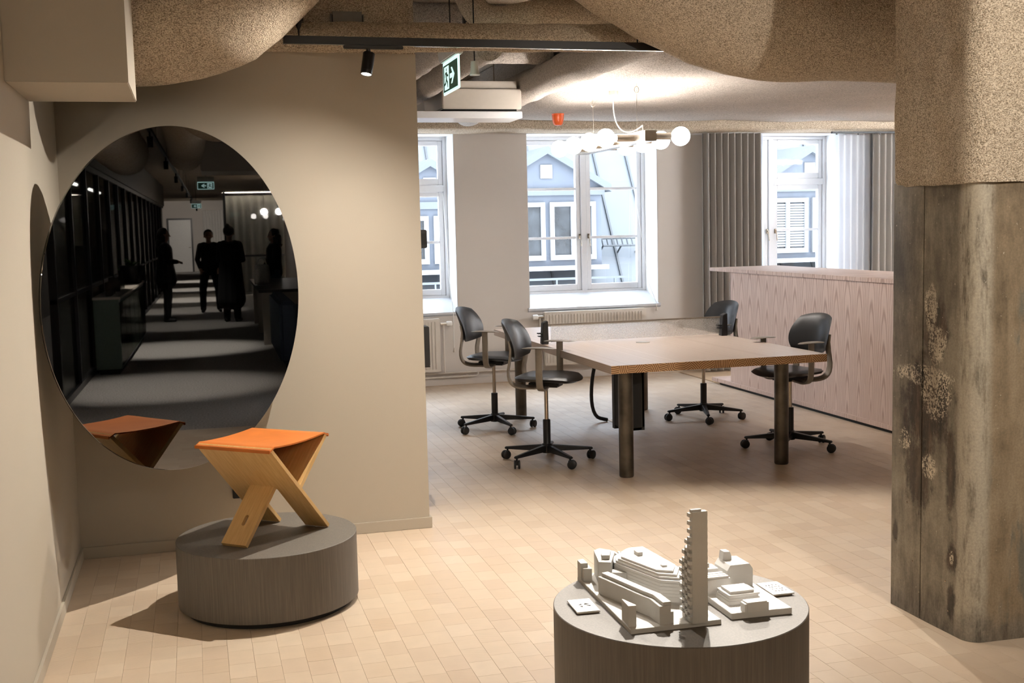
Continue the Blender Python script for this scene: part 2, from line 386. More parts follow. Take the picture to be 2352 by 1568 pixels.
    def mesh(s, name, mat, smooth=None, bevel=0.0, seg=2):
        me = bpy.data.meshes.new(name); me.from_pydata(s.v, [], s.f)
        bm = bmesh.new(); bm.from_mesh(me)
        bmesh.ops.recalc_face_normals(bm, faces=bm.faces)
        if bevel:
            ed = [e for e in bm.edges if len(e.link_faces) == 2 and e.calc_face_angle(0) > 0.6]
            bmesh.ops.bevel(bm, geom=ed, offset=bevel, segments=seg, affect='EDGES', clamp_overlap=True)
        bm.to_mesh(me); bm.free()
        if smooth is not None:
            me.polygons.foreach_set('use_smooth', [True]*len(me.polygons)); me.set_sharp_from_angle(angle=math.radians(smooth))
        if mat: me.materials.append(MT[mat])
        return me
    def build(s, name, mat, parent=None, smooth=None, bevel=0.0, seg=2):
        return link(bpy.data.objects.new(name, s.mesh(name, mat, smooth, bevel, seg)), parent)
def tag(o, label, cat=None, group=None, kind=None):
    o['label'] = label
    if cat: o['category'] = cat
    if group: o['group'] = group
    if kind: o['kind'] = kind
    return o
def thing(name, label, cat, loc=(0, 0, 0), rz=0.0, group=None):
    o = bpy.data.objects.new(name, None); o.empty_display_size = 0.1; link(o); o.location = loc; o.rotation_euler = (0, 0, rz)
    return tag(o, label, cat, group)
def struct(name, mb, mat, label, smooth=None, bevel=0.0):
    o = mb.build(name, mat, None, smooth, bevel); return tag(o, label, None, None, 'structure')
def copy_tree(o, parent=None):
    c = o.copy(); COL.objects.link(c); c.parent = parent
    for ch in list(o.children): copy_tree(ch, c)
    return c
def arc(c, r, a0, a1, n, plane='xz'):
    pts = []
    for i in range(n+1):
        a = a0+(a1-a0)*i/n; x, y = r*math.cos(a), r*math.sin(a)
        pts.append((c[0]+x, c[1], c[2]+y) if plane == 'xz' else (c[0]+x, c[1]+y, c[2]))
    return pts
def bez(p0, p1, p2, p3, n=10):
    P = [Vector(p) for p in (p0, p1, p2, p3)]
    return [P[0]*(1-t)**3+P[1]*3*t*(1-t)**2+P[2]*3*t*t*(1-t)+P[3]*t**3 for t in [i/n for i in range(n+1)]]
def T(x, y, z): return Matrix.Translation((x, y, z))
def RZ(a): return Matrix.Rotation(a, 4, 'Z')
def RX(a): return Matrix.Rotation(a, 4, 'X')
def RY(a): return Matrix.Rotation(a, 4, 'Y')

# ================================================================== THE SETTING
# ---- floor: sub-floor, end-grain blocks, carpet
floor = struct('floor', MB().box(-3, 48, -3, 11.95, -0.2, -0.0125), 'floor_base', 'pale end-grain wood block floor with grey carpet in the corridor')
fb = MB()
for x0, x1, y0, y1 in ((-0.6, 4.35, -3, 1.9), (4.95, 48, 6.5, 11.42), (-0.6, 4.95, 11.35, 11.42)):
    fb.box(x0, x1, y0, y1, -0.012, 0)
fb.build('wood_infill', 'floor_plain', floor)
MB().box(4.35, 48, -3, 6.5, -0.012, 0.0).build('carpet', 'carpet', floor)
BX, BY, GAP, CH = 0.0935, 0.139, 0.0007, 0.0004
def block_geo(cx, cy, dz=0.0):
    hx, hy = BX/2-GAP/2, BY/2-GAP/2; vs = []
    for z, i in ((-0.012, 0), (-CH, 0), (0, CH)):
        vs += [(cx-hx+i, cy-hy+i, z+dz), (cx+hx-i, cy-hy+i, z+dz), (cx+hx-i, cy+hy-i, z+dz), (cx-hx+i, cy+hy-i, z+dz)]
    fs = [(8, 9, 10, 11)]
    for l in (0, 4):
        for k in range(4): m = (k+1) % 4; fs.append((l+k, l+m, l+4+m, l+4+k))
    return vs, fs
cells = []
ix = 0; x = -0.6+BX/2
while x < 4.95:
    y = 1.9+BY*random.random()
    while y < 11.42:
        if not (x > 4.32 and y < 6.52):
            px, py, w = project((x, y, 0))
            vis = 0 < px < 2352 and 0 < py < 1568 and math.hypot(x-0.249, y-4.974) > 0.4 and math.hypot(x-1.202, y-2.78) > 0.33
            if vis and 1271 < px < 1860 and py > 1400: vis = False
            if vis and px > 2045 and y < 4.1+0.2*(px-2045)/200 and x > 2.66: vis = False
            ar = BX*BY*CAMH/w**3 if vis else 0
            cells.append((ar, x, y))
        y += BY
    x += BX; ix += 1
cells.sort(key=lambda c: -c[0])
bme = bpy.data.meshes.new('wood_block'); v_, f_ = block_geo(0, 0); bme.from_pydata(v_, [], f_); bme.materials.append(MT['wood_block'])
for ar, x, y in cells[:300]:
    o = link(bpy.data.objects.new('wood_block', bme), floor); o.location = (x, y, random.uniform(-0.0003, 0.0))
rest = MB()
for ar, x, y in cells[300:]:
    rest.add(*block_geo(x, y, random.uniform(-0.0003, 0.0)))
tag(rest.build('wood_block', 'wood_block', floor), 'end-grain wood blocks farther off', kind='stuff')

# ---- walls
wl = struct('wall_left', MB().box(-0.78, -0.602, -3, 5.952, 0, 3.0), 'wall_paint', 'beige painted wall on the left of the round mirror')
wp = struct('wall_partition', MB().box(-0.78, 1.146, 5.952, 6.10, 0, 2.47), 'wall_paint', 'beige painted partition wall behind the round mirror')
MB().box(-0.602, 1.140, 5.945, 6.09, 2.47, 3.0).build('spray_band', 'spray', wp)
wf = MB()
xs = [-0.78]+[v for w in WIN for v in w]+[48]
for i in range(0, len(xs), 2): wf.box(xs[i], xs[i+1], FARY, 11.95, 0, 3.0)
for a, b in WIN:
    wf.box(a, b, FARY, 11.95, 0, WZ0-0.03); wf.box(a, b, FARY, 11.95, WZ1, 3.0)
struct('wall_far', wf, 'wall_paint_far', 'greige painted far wall with three deep window openings')
struct('wall_side', MB().box(-0.9, -0.78, 6.10, 11.95, 0, 3.0), 'wall_paint_far', 'painted side wall of the far room')
struct('wall_rear', MB().box(-0.9, 48.1, -3.1, -3, 0, 3.0), 'wall_paint', 'painted wall behind the viewer')
struct('wall_corridor', MB().box(46, 46.1, -3, 11.95, 0, 3.0), 'wall_paint_far', 'pale wall closing the far end of the corridor')
struct('ceiling', MB().box(-0.9, 48.1, -3.1, 11.95, 3.0, 3.1), 'spray', 'dark sprayed ceiling slab above the pipes')
# dropped sprayed ceiling of the far room
dc = MB(); n = 26; m = 40; X0, X1, Y0, Y1 = 2.62, 9.5, 6.55, 11.22; vs = []; fs = []
for i in range(n+1):
    for j in range(m+1):
        a = i/n; b = j/m; xx = X0+(X1-X0)*a; yy = Y0+(Y1-Y0)*b
        z = 2.535+0.075*max(0, b-0.45)/0.55+0.10*max(0, (0.05-a)/0.05)**2+0.10*max(0, (0.08-b)/0.08)**2
        z += noise.noise(Vector((xx*1.5, yy*1.5, 0)))*0.02+noise.noise(Vector((xx*5, yy*5, 3)))*0.006
        vs.append((xx, yy, z))
for i in range(n):
    for j in range(m): k = i*(m+1)+j; fs.append((k, k+1, k+m+2, k+m+1))
k0 = len(vs)
for x, y in ((X0, Y0), (X0, Y1), (X1, Y1), (X1, Y0)): vs.append((x, y, 2.99))
fs.append((k0, k0+1, k0+2, k0+3))
fs.append(tuple([i*(m+1) for i in range(n+1)]+[k0+3, k0])); fs.append(tuple([k0]+[k0+1]+[j for j in range(m, -1, -1)]))
fs.append(tuple([k0+1, k0+2]+[i*(m+1)+m for i in range(n, -1, -1)])); fs.append(tuple([k0+2, k0+3]+[n*(m+1)+j for j in range(m+1)]))
dc.add(vs, fs)
struct('ceiling_sprayed', dc, 'spray_pale', 'smooth pale sprayed ceiling over the meeting table', smooth=40)
bm_ = MB()
bm_.tube([(-0.7+0.28*i, 11.2, 2.585) for i in range(36)], 0.1, 14, flat=(0.215, 0.075), up=(0, 0, 1)); bm_.lumpy(0.012, 3.0)
struct('trim_1', bm_, 'spray', 'rough sprayed beam running above the windows', smooth=60)
struct('trim_2', MB().box(-0.602, -0.192, 4.41, 5.04, 2.123, 3.0), 'wall_paint', 'beige box beam stub high on the left wall', bevel=0.003)
# baseboards
struct('baseboard_left', MB().box(-0.602, -0.590, 1.0, 5.952, 0.0, 0.058), 'wall_paint', 'low beige skirting along the left wall', bevel=0.002)
struct('baseboard_partition', MB().box(-0.590, 1.158, 5.940, 5.952, 0.0, 0.058).box(1.146, 1.158, 5.952, 6.112, 0, 0.058), 'wall_paint', 'low beige skirting under the round mirror', bevel=0.002)
struct('baseboard_far', MB().box(-0.78, 9.0, 11.405, FARY, 0.0, 0.07), 'wall_paint_far', 'low skirting along the window wall', bevel=0.002)

# ---- concrete column with sprayed top
prof = [(2.712, 4.085), (2.704, 4.078), (2.703, 3.8815), (2.709, 3.880), (2.709, 3.8765), (2.703, 3.875)]
prof += [(2.768+0.06*math.cos(a), 3.638+0.06*math.sin(a)) for a in [PI+i*PI/2/6 for i in range(7)]]
prof += [(3.30, 3.560), (3.30, 4.085)]
colm = struct('column', MB().prism(prof, 0.0, 1.715), 'column_concrete', 'stained raw concrete column with rusty patches and a seam', smooth=50)
ct = MB(); pr2 = []
for cx, cy, a0 in ((2.748, 4.055, PI/2), (2.765, 3.635, PI), (3.27, 3.60, 3*PI/2), (3.27, 4.055, 2*PI)):
    r = 0.075 if a0 == PI else 0.05
    pr2 += [(cx+r*math.cos(a0+i*PI/2/5), cy+r*math.sin(a0+i*PI/2/5)) for i in range(6)]
npr = len(pr2)
dense = []
for i in range(npr):
    p, q = Vector(pr2[i]), Vector(pr2[(i+1) % npr]); m_ = max(1, int((q-p).length/0.03))
    dense += [p.lerp(q, k/m_) for k in range(m_)]
vs = []; fs = []; nd = len(dense); nz = 44
for k in range(nz+1):
    z = 1.70+1.30*k/nz
    for p in dense:
        s_ = 0.985 if k == 0 else 1.0
        cx, cy = 3.0, 3.82
        vs.append((cx+(p.x-cx)*s_, cy+(p.y-cy)*s_, z+(0.006*noise.noise(Vector((p.x*9, p.y*9, 0))) if k == 0 else 0)))
for k in range(nz):
    for i in range(nd): j = (i+1) % nd; fs.append((k*nd+i, k*nd+j, (k+1)*nd+j, (k+1)*nd+i))
fs.append(tuple(reversed(range(nd)))); fs.append(tuple(range(nz*nd, nz*nd+nd)))
ct.add(vs, fs); ct.lumpy(0.006, 6.0)
ct.build('spray_coat', 'spray', colm, smooth=60)
for y, z in ((4.04, 1.60), (3.66, 1.52), (3.97, 0.45), (3.745, 0.62), (3.93, 0.22), (3.72, 0.20), (3.70, 0.09), (4.045, 0.28)):
    MB().lathe([(0.0035, 0), (0.0035, 0.002), (0.001, 0.003)], 8, T(2.7035, y, z) @ RY(-PI/2)).build('bolt_head', 'steel', colm)

# ---- windows
def casement(w, x0, x1, z0, z1, bars, y=SASHY):
    s = 0.048
    fr = MB()
    fr.box(x0, x0+s, y-0.028, y+0.028, z0, z1).box(x1-s, x1, y-0.028, y+0.028, z0, z1)
    fr.box(x0+s, x1-s, y-0.028, y+0.028, z0, z0+0.062).box(x0+s, x1-s, y-0.028, y+0.028, z1-s, z1)
    sash = fr.build('sash', 'white_lacquer', w, bevel=0.004)
    zs = [z0+0.062]+bars+[z1-s]
    for b in bars: MB().box(x0+s, x1-s, y-0.018, y+0.018, b-0.014, b+0.014).build('glazing_bar', 'white_lacquer', sash, bevel=0.003)
    for a, b in zip(zs[:-1], zs[1:]):
        MB().box(x0+s-0.004, x1-s+0.004, y-0.003, y+0.003, a, b).build('pane', 'pane_glass', sash)
    return sash
def handle(w, x, z, flip=1):
    h = MB(); h.box(x-0.008, x+0.008, SASHY-0.05, SASHY-0.028, z-0.03, z+0.02)
    h.tube([(x, SASHY-0.05, z), (x, SASHY-0.066, z), (x+0.006*flip, SASHY-0.068, z-0.05), (x+0.012*flip, SASHY-0.066, z-0.11)], 0.006, 8)
    h.build('handle', 'steel', w, smooth=40)
def window(num, a, b, mull, left, right, label):
    w = bpy.data.objects.new('window_%d' % num, None); link(w); tag(w, label, kind='structure')
    o = MB(); y0, y1 = SASHY-0.045, SASHY+0.05; fz0, fz1 = 0.86, WZ1
    o.box(a, a+0.045, y0, y1, fz0, fz1).box(b-0.045, b, y0, y1, fz0, fz1).box(a+0.045, b-0.045, y0, y1, fz1-0.045, fz1).box(a+0.045, b-0.045, y0, y1, fz0-0.1, fz0+0.03)
    o.box(mull-0.032, mull+0.032, y0, y1, fz0+0.03, fz1-0.045)
    o.build('frame', 'white_lacquer', w, bevel=0.004)
    for (x0, x1), lay in (((a+0.047, mull-0.034), left), ((mull+0.034, b-0.047), right)):
        if lay.get('transom'):
            tz = lay['transom']
            MB().box(x0-0.002, x1+0.002, y0, y1, tz-0.035, tz+0.035).build('transom', 'white_lacquer', w, bevel=0.004)
            casement(w, x0, x1, fz0+0.032, tz-0.037, lay['bars']); casement(w, x0, x1, tz+0.037, fz1-0.047, [])
        else: casement(w, x0, x1, fz0+0.032, fz1-0.047, lay['bars'])
    handle(w, mull-0.05, 1.47, 1); handle(w, mull+0.05, 1.47, 1)
    rv = MB()
    rv.box(b-0.006, b, FARY+0.002, y0, WZ0+0.02, WZ1).box(a, a+0.006, FARY+0.002, y0, WZ0+0.02, WZ1).box(a+0.006, b-0.006, FARY+0.002, y0, WZ1-0.006, WZ1)
    rv.build('reveal_lining', 'white_paint', w)
    sl = MB(); e = 0.018
    P = [(FARY-0.022, WZ0-0.012), (FARY-0.022, WZ0+0.010), (FARY, WZ0+0.016), (y0+0.002, 0.868), (y0+0.002, WZ0-0.03), (FARY, WZ0-0.03)]
    sl.prism([(p[0], p[1]) for p in P], a-e, b+e, Matrix(((0, 0, 1, 0), (1, 0, 0, 0), (0, 1, 0, 0), (0, 0, 0, 1))))
    sl.build('sill', 'sill_white', w)
    return w
w1 = window(1, WIN[0][0], WIN[0][1], 1.79, {'bars': [1.44], 'transom': 1.99}, {'bars': [1.44], 'transom': 1.99}, 'tall white casement window partly hidden behind the partition wall')
w2 = window(2, WIN[1][0], WIN[1][1], 4.03, {'bars': [1.45, 1.965]}, {'bars': [1.45, 1.965]}, 'tall white six-pane casement window behind the globe pendant')
w3 = window(3, WIN[2][0], WIN[2][1], 6.235, {'bars': [1.475, 1.985]}, {'bars': [1.475], 'transom': 2.01}, 'tall white casement window between grey curtains')
for xx, z0, z1, par, nm in ((2.50, 0.37, 1.95, w1, 'blind_cord'), (4.70, 0.70, 1.97, w2, 'blind_cord')):
    c = MB().tube([(xx-0.1*(par is w2), SASHY-0.06, z1), (xx-0.04*(par is w2), 11.5, 0.95), (xx, FARY-0.03, 0.74), (xx, FARY-0.03, z0)], 0.003, 6).build(nm, 'white_plastic', par)
    MB().lathe([(0.004, 0.04), (0.014, 0.0), (0.012, -0.004)], 10, T(xx, FARY-0.03, z0-0.03)).build('cord_weight', 'unit_beige', c)

# ================================================================== OUTSIDE: neighbouring roof with dormers
nb = thing('neighbour_building', 'blue-grey sheet metal roof with gabled dormers outside the windows', 'building', (0, 20, 0))
SL = math.radians(58)
def slope(x, s, lift=0.0): return (x, s*math.cos(SL)-lift*math.sin(SL), 0.45+s*math.sin(SL)+lift*math.cos(SL))
mb = MB(); L = 9.0
mb.add([slope(-6, 0), slope(26, 0), slope(26, L), slope(-6, L), slope(-6, 0, -0.2), slope(26, 0, -0.2), slope(26, L, -0.2), slope(-6, L, -0.2)],
       [(0, 1, 2, 3), (7, 6, 5, 4), (0, 4, 5, 1), (1, 5, 6, 2), (2, 6, 7, 3), (3, 7, 4, 0)])
roof = mb.build('roof', 'roof_blue', nb)
x = -5.6
while x < 25.5:
    m2 = MB(); w = 0.018
    m2.add([slope(x-w, 0), slope(x+w, 0), slope(x+w, L), slope(x-w, L), slope(x-w, 0, 0.035), slope(x+w, 0, 0.035), slope(x+w, L, 0.035), slope(x-w, L, 0.035)],
           [(0, 3, 2, 1), (4, 5, 6, 7), (0, 1, 5, 4), (1, 2, 6, 5), (2, 3, 7, 6), (3, 0, 4, 7)])
    m2.build('standing_seam', 'seam_dark', roof); x += 0.66
MB().box(-6, 26, -0.35, 0.0, 0.30, 0.50).build('gutter_ledge', 'facade_blue', nb)
MB().box(-6, 26, -0.30, 0.0, -4.0, 0.30).build('facade', 'facade_blue', nb)
rail = MB().box(-6, 26, -0.34, -0.31, 0.62, 0.66).build('gutter_rail', 'roof_blue', nb)
for i in range(58): MB().box(-5.9+0.55*i, -5.87+0.55*i, -0.34, -0.31, 0.45, 0.62).build('rail_post', 'roof_blue', rail)
def dormer(cx, w=2.05, z0=0.85, ze=2.32, zp=2.98, blind=False):
    yb = 1.9; h = w/2
    d = MB()
    d.prism([(-h, z0), (h, z0), (h, ze), (0, zp-0.12), (-h, ze)], -yb, 0.15, T(cx, 0, 0) @ Matrix(((1, 0, 0, 0), (0, 0, -1, 0), (0, 1, 0, 0), (0, 0, 0, 1))))
    b = d.build('dormer', 'facade_blue', nb)
    rf = MB()
    for s in (-1, 1):
        rf.add([(cx, -0.28, zp), (cx+s*(h+0.16), -0.28, ze-0.02), (cx+s*(h+0.16), yb, ze-0.02), (cx, yb, zp), (cx, -0.28, zp-0.13), (cx+s*(h+0.16), -0.28, ze-0.15), (cx+s*(h+0.16), yb, ze-0.15), (cx, yb, zp-0.13)],
               [(0, 1, 2, 3), (4, 7, 6, 5), (0, 4, 5, 1), (1, 5, 6, 2), (2, 6, 7, 3), (3, 7, 4, 0)])
    rf.build('dormer_roof', 'roof_blue', b)
    MB().box(cx-h-0.05, cx+h+0.05, -0.22, -0.15, ze-0.20, ze-0.08).build('cornice', 'roof_blue', b)
    MB().box(cx-0.11, cx+0.11, -0.175, -0.15, ze+0.10, ze+0.34).build('vent_grille', 'trim_white', b)
    MB().box(cx-h-0.08, cx+h+0.08, -0.32, -0.15, z0-0.06, z0+0.02).build('dormer_sill', 'trim_white', b)
    for s in (-1, 1):
        xc = cx+s*0.475; fw, fz0, fz1 = 0.43, z0+0.12, ze-0.32
        f = MB()
        f.box(xc-fw, xc-fw+0.08, -0.21, -0.15, fz0, fz1).box(xc+fw-0.08, xc+fw, -0.21, -0.15, fz0, fz1).box(xc-fw+0.08, xc+fw-0.08, -0.21, -0.15, fz0, fz0+0.09).box(xc-fw+0.08, xc+fw-0.08, -0.21, -0.15, fz1-0.08, fz1)
        f.box(xc-0.04, xc+0.04, -0.21, -0.15, fz0+0.09, fz1-0.08)
        f.build('dormer_window', 'trim_white', b)
        for q in (-1, 1):
            x0, x1 = (xc-fw+0.08, xc-0.04) if q < 0 else (xc+0.04, xc+fw-0.08)
            MB().box(x0, x1, -0.165, -0.152, fz0+0.09, fz1-0.08).build('dormer_pane', 'street_glass', b)
            if blind:
                for k in range(17):
                    zz = fz0+0.12+k*(fz1-fz0-0.24)/16.5
                    MB().box(x0, x1, -0.19, -0.17, zz, zz+0.035).build('blind_slat', 'blind', b)
dormer(4.00, zp=2.78, ze=2.12); dormer(6.11); dormer(11.32, blind=True)
def ladder(x0, x1, s):
    g = MB(); a = slope(x0, s, 0.25); b = slope(x1, s, 0.25)
    for k in (0, 0.16): g.tube([slope(x0, s+k, 0.25), slope(x1, s+k, 0.25)], 0.018, 6)
    nn = int((x1-x0)/0.09)
    for i in range(nn+1): xx = x0+(x1-x0)*i/nn; g.tube([slope(xx, s, 0.25), slope(xx, s+0.16, 0.25)], 0.014, 5)
    for i in range(4): xx = x0+(x1-x0)*i/3; g.tube([slope(xx, s, 0.0), slope(xx, s, 0.25)], 0.016, 5)
    g.build('snow_guard', 'seam_dark', nb)
ladder(7.28, 8.35, 0.72); ladder(9.3, 10.1, 0.72); ladder(9.2, 10.1, 2.5)

# ================================================================== CEILING SERVICES
def pipe(name, label, pts, r, mat='spray', cat='pipe', amp=0.010, fr=5.0, seg=28, group=None):
    P = [Vector(p) for p in pts]; dens = []
    for a, b in zip(P[:-1], P[1:]):
        m_ = max(1, int((b-a).length/0.05)); dens += [a.lerp(b, k/m_) for k in range(m_)]
    dens.append(P[-1])
    for _ in range(6):
        dens = [dens[0]]+[(dens[i-1]+dens[i]*2+dens[i+1])/4 for i in range(1, len(dens)-1)]+[dens[-1]]
    o = MB().tube(dens, r, seg).lumpy(amp, fr).build(name, mat, None, smooth=60); return tag(o, label, cat, group)
pipe('sprayed_duct', 'thick sprayed duct bending upward beside the box beam', [(-0.55, 5.36, 2.525), (-0.1, 5.36, 2.53), (0.12, 5.36, 2.58), (0.36, 5.36, 2.78), (0.52, 5.36, 3.05)], 0.300, cat='duct', amp=0.018, fr=3.0, seg=48)
pipe('sprayed_duct', 'huge sprayed duct sweeping down towards the concrete column', [(1.45, 5.50, 3.35), (2.20, 5.50, 2.90), (2.60, 5.50, 2.70), (2.95, 5.50, 2.645), (4.2, 5.50, 2.64)], 0.345, cat='duct', amp=0.018, fr=2.5, seg=56)
pipe('sprayed_pipe', 'long horizontal sprayed pipe behind the black track', [(-0.3, 5.865, 2.515), (3.6, 5.865, 2.585)], 0.072)
pipe('sprayed_pipe', 'upper sprayed pipe with drooping end above the exit sign', [(3.6, 6.5, 2.80), (2.1, 6.5, 2.80), (1.9, 6.5, 2.78), (1.78, 6.56, 2.74), (1.66, 6.7, 2.78), (1.62, 6.8, 2.98)], 0.082)
pipe('sprayed_pipe', 'lower thin sprayed pipe hugging the upper pipe', [(3.6, 6.72, 2.70), (2.25, 6.72, 2.70), (2.1, 6.75, 2.74), (2.05, 6.8, 2.98)], 0.055)
pipe('sprayed_pipe', 'sprayed pipe nearest the partition running to the windows', [(1.47, 6.75, 2.66), (1.49, 10.9, 2.66)], 0.085, 'spray_pale')
pipe('sprayed_pipe', 'second sprayed pipe from the partition running to the windows', [(1.74, 6.75, 2.65), (1.76, 10.9, 2.65)], 0.092, 'spray_pale')
pipe('sprayed_pipe', 'wide sprayed pipe edging the pale ceiling above the table', [(2.555, 6.15, 2.655), (2.575, 10.9, 2.66)], 0.118, 'spray_pale', amp=0.012)
pipe('sprayed_duct', 'short sprayed cross duct above the ceiling unit', [(1.85, 8.15, 2.86), (2.55, 8.15, 2.86)], 0.12, 'spray_pale', cat='duct')
pipe('sprayed_duct', 'wide sprayed duct far behind the hanging exit sign', [(1.2, 7.4, 2.92), (2.5, 7.4, 2.92)], 0.10, 'spray_pale', cat='duct')
st = thing('channel_strut', 'black slotted channel strut hanging beside the upper pipe', 'strut', (1.667, 7.0, 2.70))
sm = MB().prism([(-0.021, -0.016), (0.021, -0.016), (0.021, 0.016), (0.017, 0.016), (0.017, -0.012), (-0.017, -0.012), (-0.017, 0.016), (-0.021, 0.016)], 0.0, 0.30)
sm.build('channel', 'black_metal', st)
for k in range(5): MB().box(-0.006, 0.006, -0.0175, -0.0155, 0.03+0.055*k, 0.065+0.055*k).build('slot', 'steel', st)
for xx, lab in ((0.50, 'dim grey junction box high on the partition, half behind the track hanger'), (0.80, 'dim grey junction box with rounded corners high on the partition')):
    j = thing('junction_box', lab, 'box', (xx, 5.945, 2.595))
    MB().box(-0.085, 0.085, -0.035, 0, 0, 0.075).build('box_body', 'dim_grey', j, bevel=0.012)
    for s in (-1, 1): MB().box(s*0.075-0.003, s*0.075+0.003, -0.037, -0.035, 0.02, 0.055).build('slot', 'black_matte', j)
# track rail with its spot
tr = thing('track_rail', 'black suspended lighting track with one visible spot', 'track light', (0.462, 5.70, 2.470))
MB().box(0, 2.15, -0.018, 0.018, 0, 0.038).build('rail', 'black_metal', tr, bevel=0.002)
MB().box(0.02, 2.13, -0.006, 0.006, -0.002, 0.0).build('conductor_strip', 'steel', tr)
for xx in (0.075, 1.80):
    h = MB().lathe([(0.004, 0.0), (0.005, 0.03), (0.012, 0.045), (0.017, 0.07), (0.017, 0.11)], 14, T(xx, 0, 0.038)).build('hanger', 'black_metal', tr, smooth=40)
    MB().tube([(xx, 0, 0.14), (xx, 0, 0.53)], 0.0018, 6).build('wire', 'black_metal', h)
ad = MB().box(0.285, 0.575, -0.014, 0.014, -0.017, 0).build('adapter', 'black_metal', tr, bevel=0.003)
MB().tube([(0.405, 0, -0.015), (0.405, 0, -0.05)], 0.011, 10).build('swivel', 'black_metal', ad, smooth=40)
def spot_head(parent, loc, tilt_to, r=0.029, ln=0.088):
    d = (Vector(tilt_to)-Vector(loc)).normalized(); q = d.to_track_quat('-Z', 'Y').to_matrix().to_4x4(); Mx = T(*loc) @ q
    b = MB().lathe([(r*0.94, 0.02), (r, 0.017), (r, -ln+0.02), (r*0.96, -ln+0.02), (r*0.96, -ln+0.0165), (r, -ln+0.0165), (r, -ln), (r*0.86, -ln), (r*0.84, -ln+0.006)], 28, Mx).build('spot_housing', 'black_metal', parent, smooth=35)
    MB().lathe([(r*0.83, -ln+0.005), (r*0.83, -ln+0.003)], 24, Mx).build('lens', 'lens_glow', b)
    return d
spot_head(tr, (0.405, 0, -0.055), (0.30, -0.10, -0.6))
# second track just above the frame: it carries the two spots that light the foreground
t2 = thing('track_rail', 'black lighting track above the frame with two spots', 'track light', (0.7, 5.12, 2.86))
MB().box(0, 1.6, -0.018, 0.018, 0, 0.038).build('rail', 'black_metal', t2, bevel=0.002)
for xx in (0.2, 1.4): MB().tube([(xx, 0, 0.038), (xx, 0, 0.14)], 0.003, 6).build('wire', 'black_metal', t2)
SP = [((1.03, 5.12, 2.77), (0.25, 4.75, 0.3), 185, 132), ((2.06, 5.12, 2.77), (1.30, 3.6, 0.3), 28, 120)]
for L_, tg, watts, ang in SP:
    loc = Vector(L_)-Vector((0.7, 5.12, 2.86)); tgl = Vector(tg)-Vector((0.7, 5.12, 2.86))
    MB().tube([loc+Vector((0, 0, 0.09)), loc+Vector((0, 0, 0.0))], 0.010, 8).build('swivel', 'black_metal', t2, smooth=40)
    d = spot_head(t2, loc, tgl)
    spot_lamp(tuple(Vector(L_)+d*0.10), tg, watts, ang, 1.0, 0.007)
spot_lamp(tuple(Vector((0.867, 5.70, 2.415))+(Vector((0.30, -0.10, -0.6))-Vector((0.405, 0, -0.055))).normalized()*0.095), (0.62, 5.4, 0), 3, 80, 0.5, 0.02)

t6 = thing('track_rail', 'black lighting track above the frame with one spot on the models', 'track light', (1.4, 4.28, 2.86))
MB().box(0, 1.0, -0.018, 0.018, 0, 0.038).build('rail', 'black_metal', t6, bevel=0.002)
for xx in (0.15, 0.85): MB().tube([(xx, 0, 0.038), (xx, 0, 0.14)], 0.003, 6).build('wire', 'black_metal', t6)
MB().tube([(0.5, 0, 0.0), (0.5, 0, -0.06)], 0.010, 8).build('swivel', 'black_metal', t6, smooth=40)
d = spot_head(t6, (0.5, 0, -0.07), (-0.2, -1.5, -2.25)); spot_lamp(tuple(Vector((1.9, 4.28, 2.79))+d*0.10), (1.22, 2.75, 0.6), 330, 46, 0.9, 0.010, (1.0, 0.93, 0.84))
t5 = thing('track_rail', 'short black lighting track hidden behind the huge duct', 'track light', (2.7, 6.02, 2.64))
MB().box(0, 0.9, -0.018, 0.018, 0, 0.038).build('rail', 'black_metal', t5, bevel=0.002)
for xx in (0.15, 0.75): MB().tube([(xx, 0, 0.038), (xx, 0, 0.36)], 0.003, 6).build('wire', 'black_metal', t5)
MB().tube([(0.45, 0, 0.0), (0.45, 0, -0.07)], 0.010, 8).build('swivel', 'black_metal', t5, smooth=40)
d = spot_head(t5, (0.45, 0, -0.08), (-0.5, -2.0, -2.5)); spot_lamp(tuple(Vector((3.15, 6.02, 2.56))+d*0.10), (2.2, 4.0, 0.1), 105, 105, 0.4, 0.010)

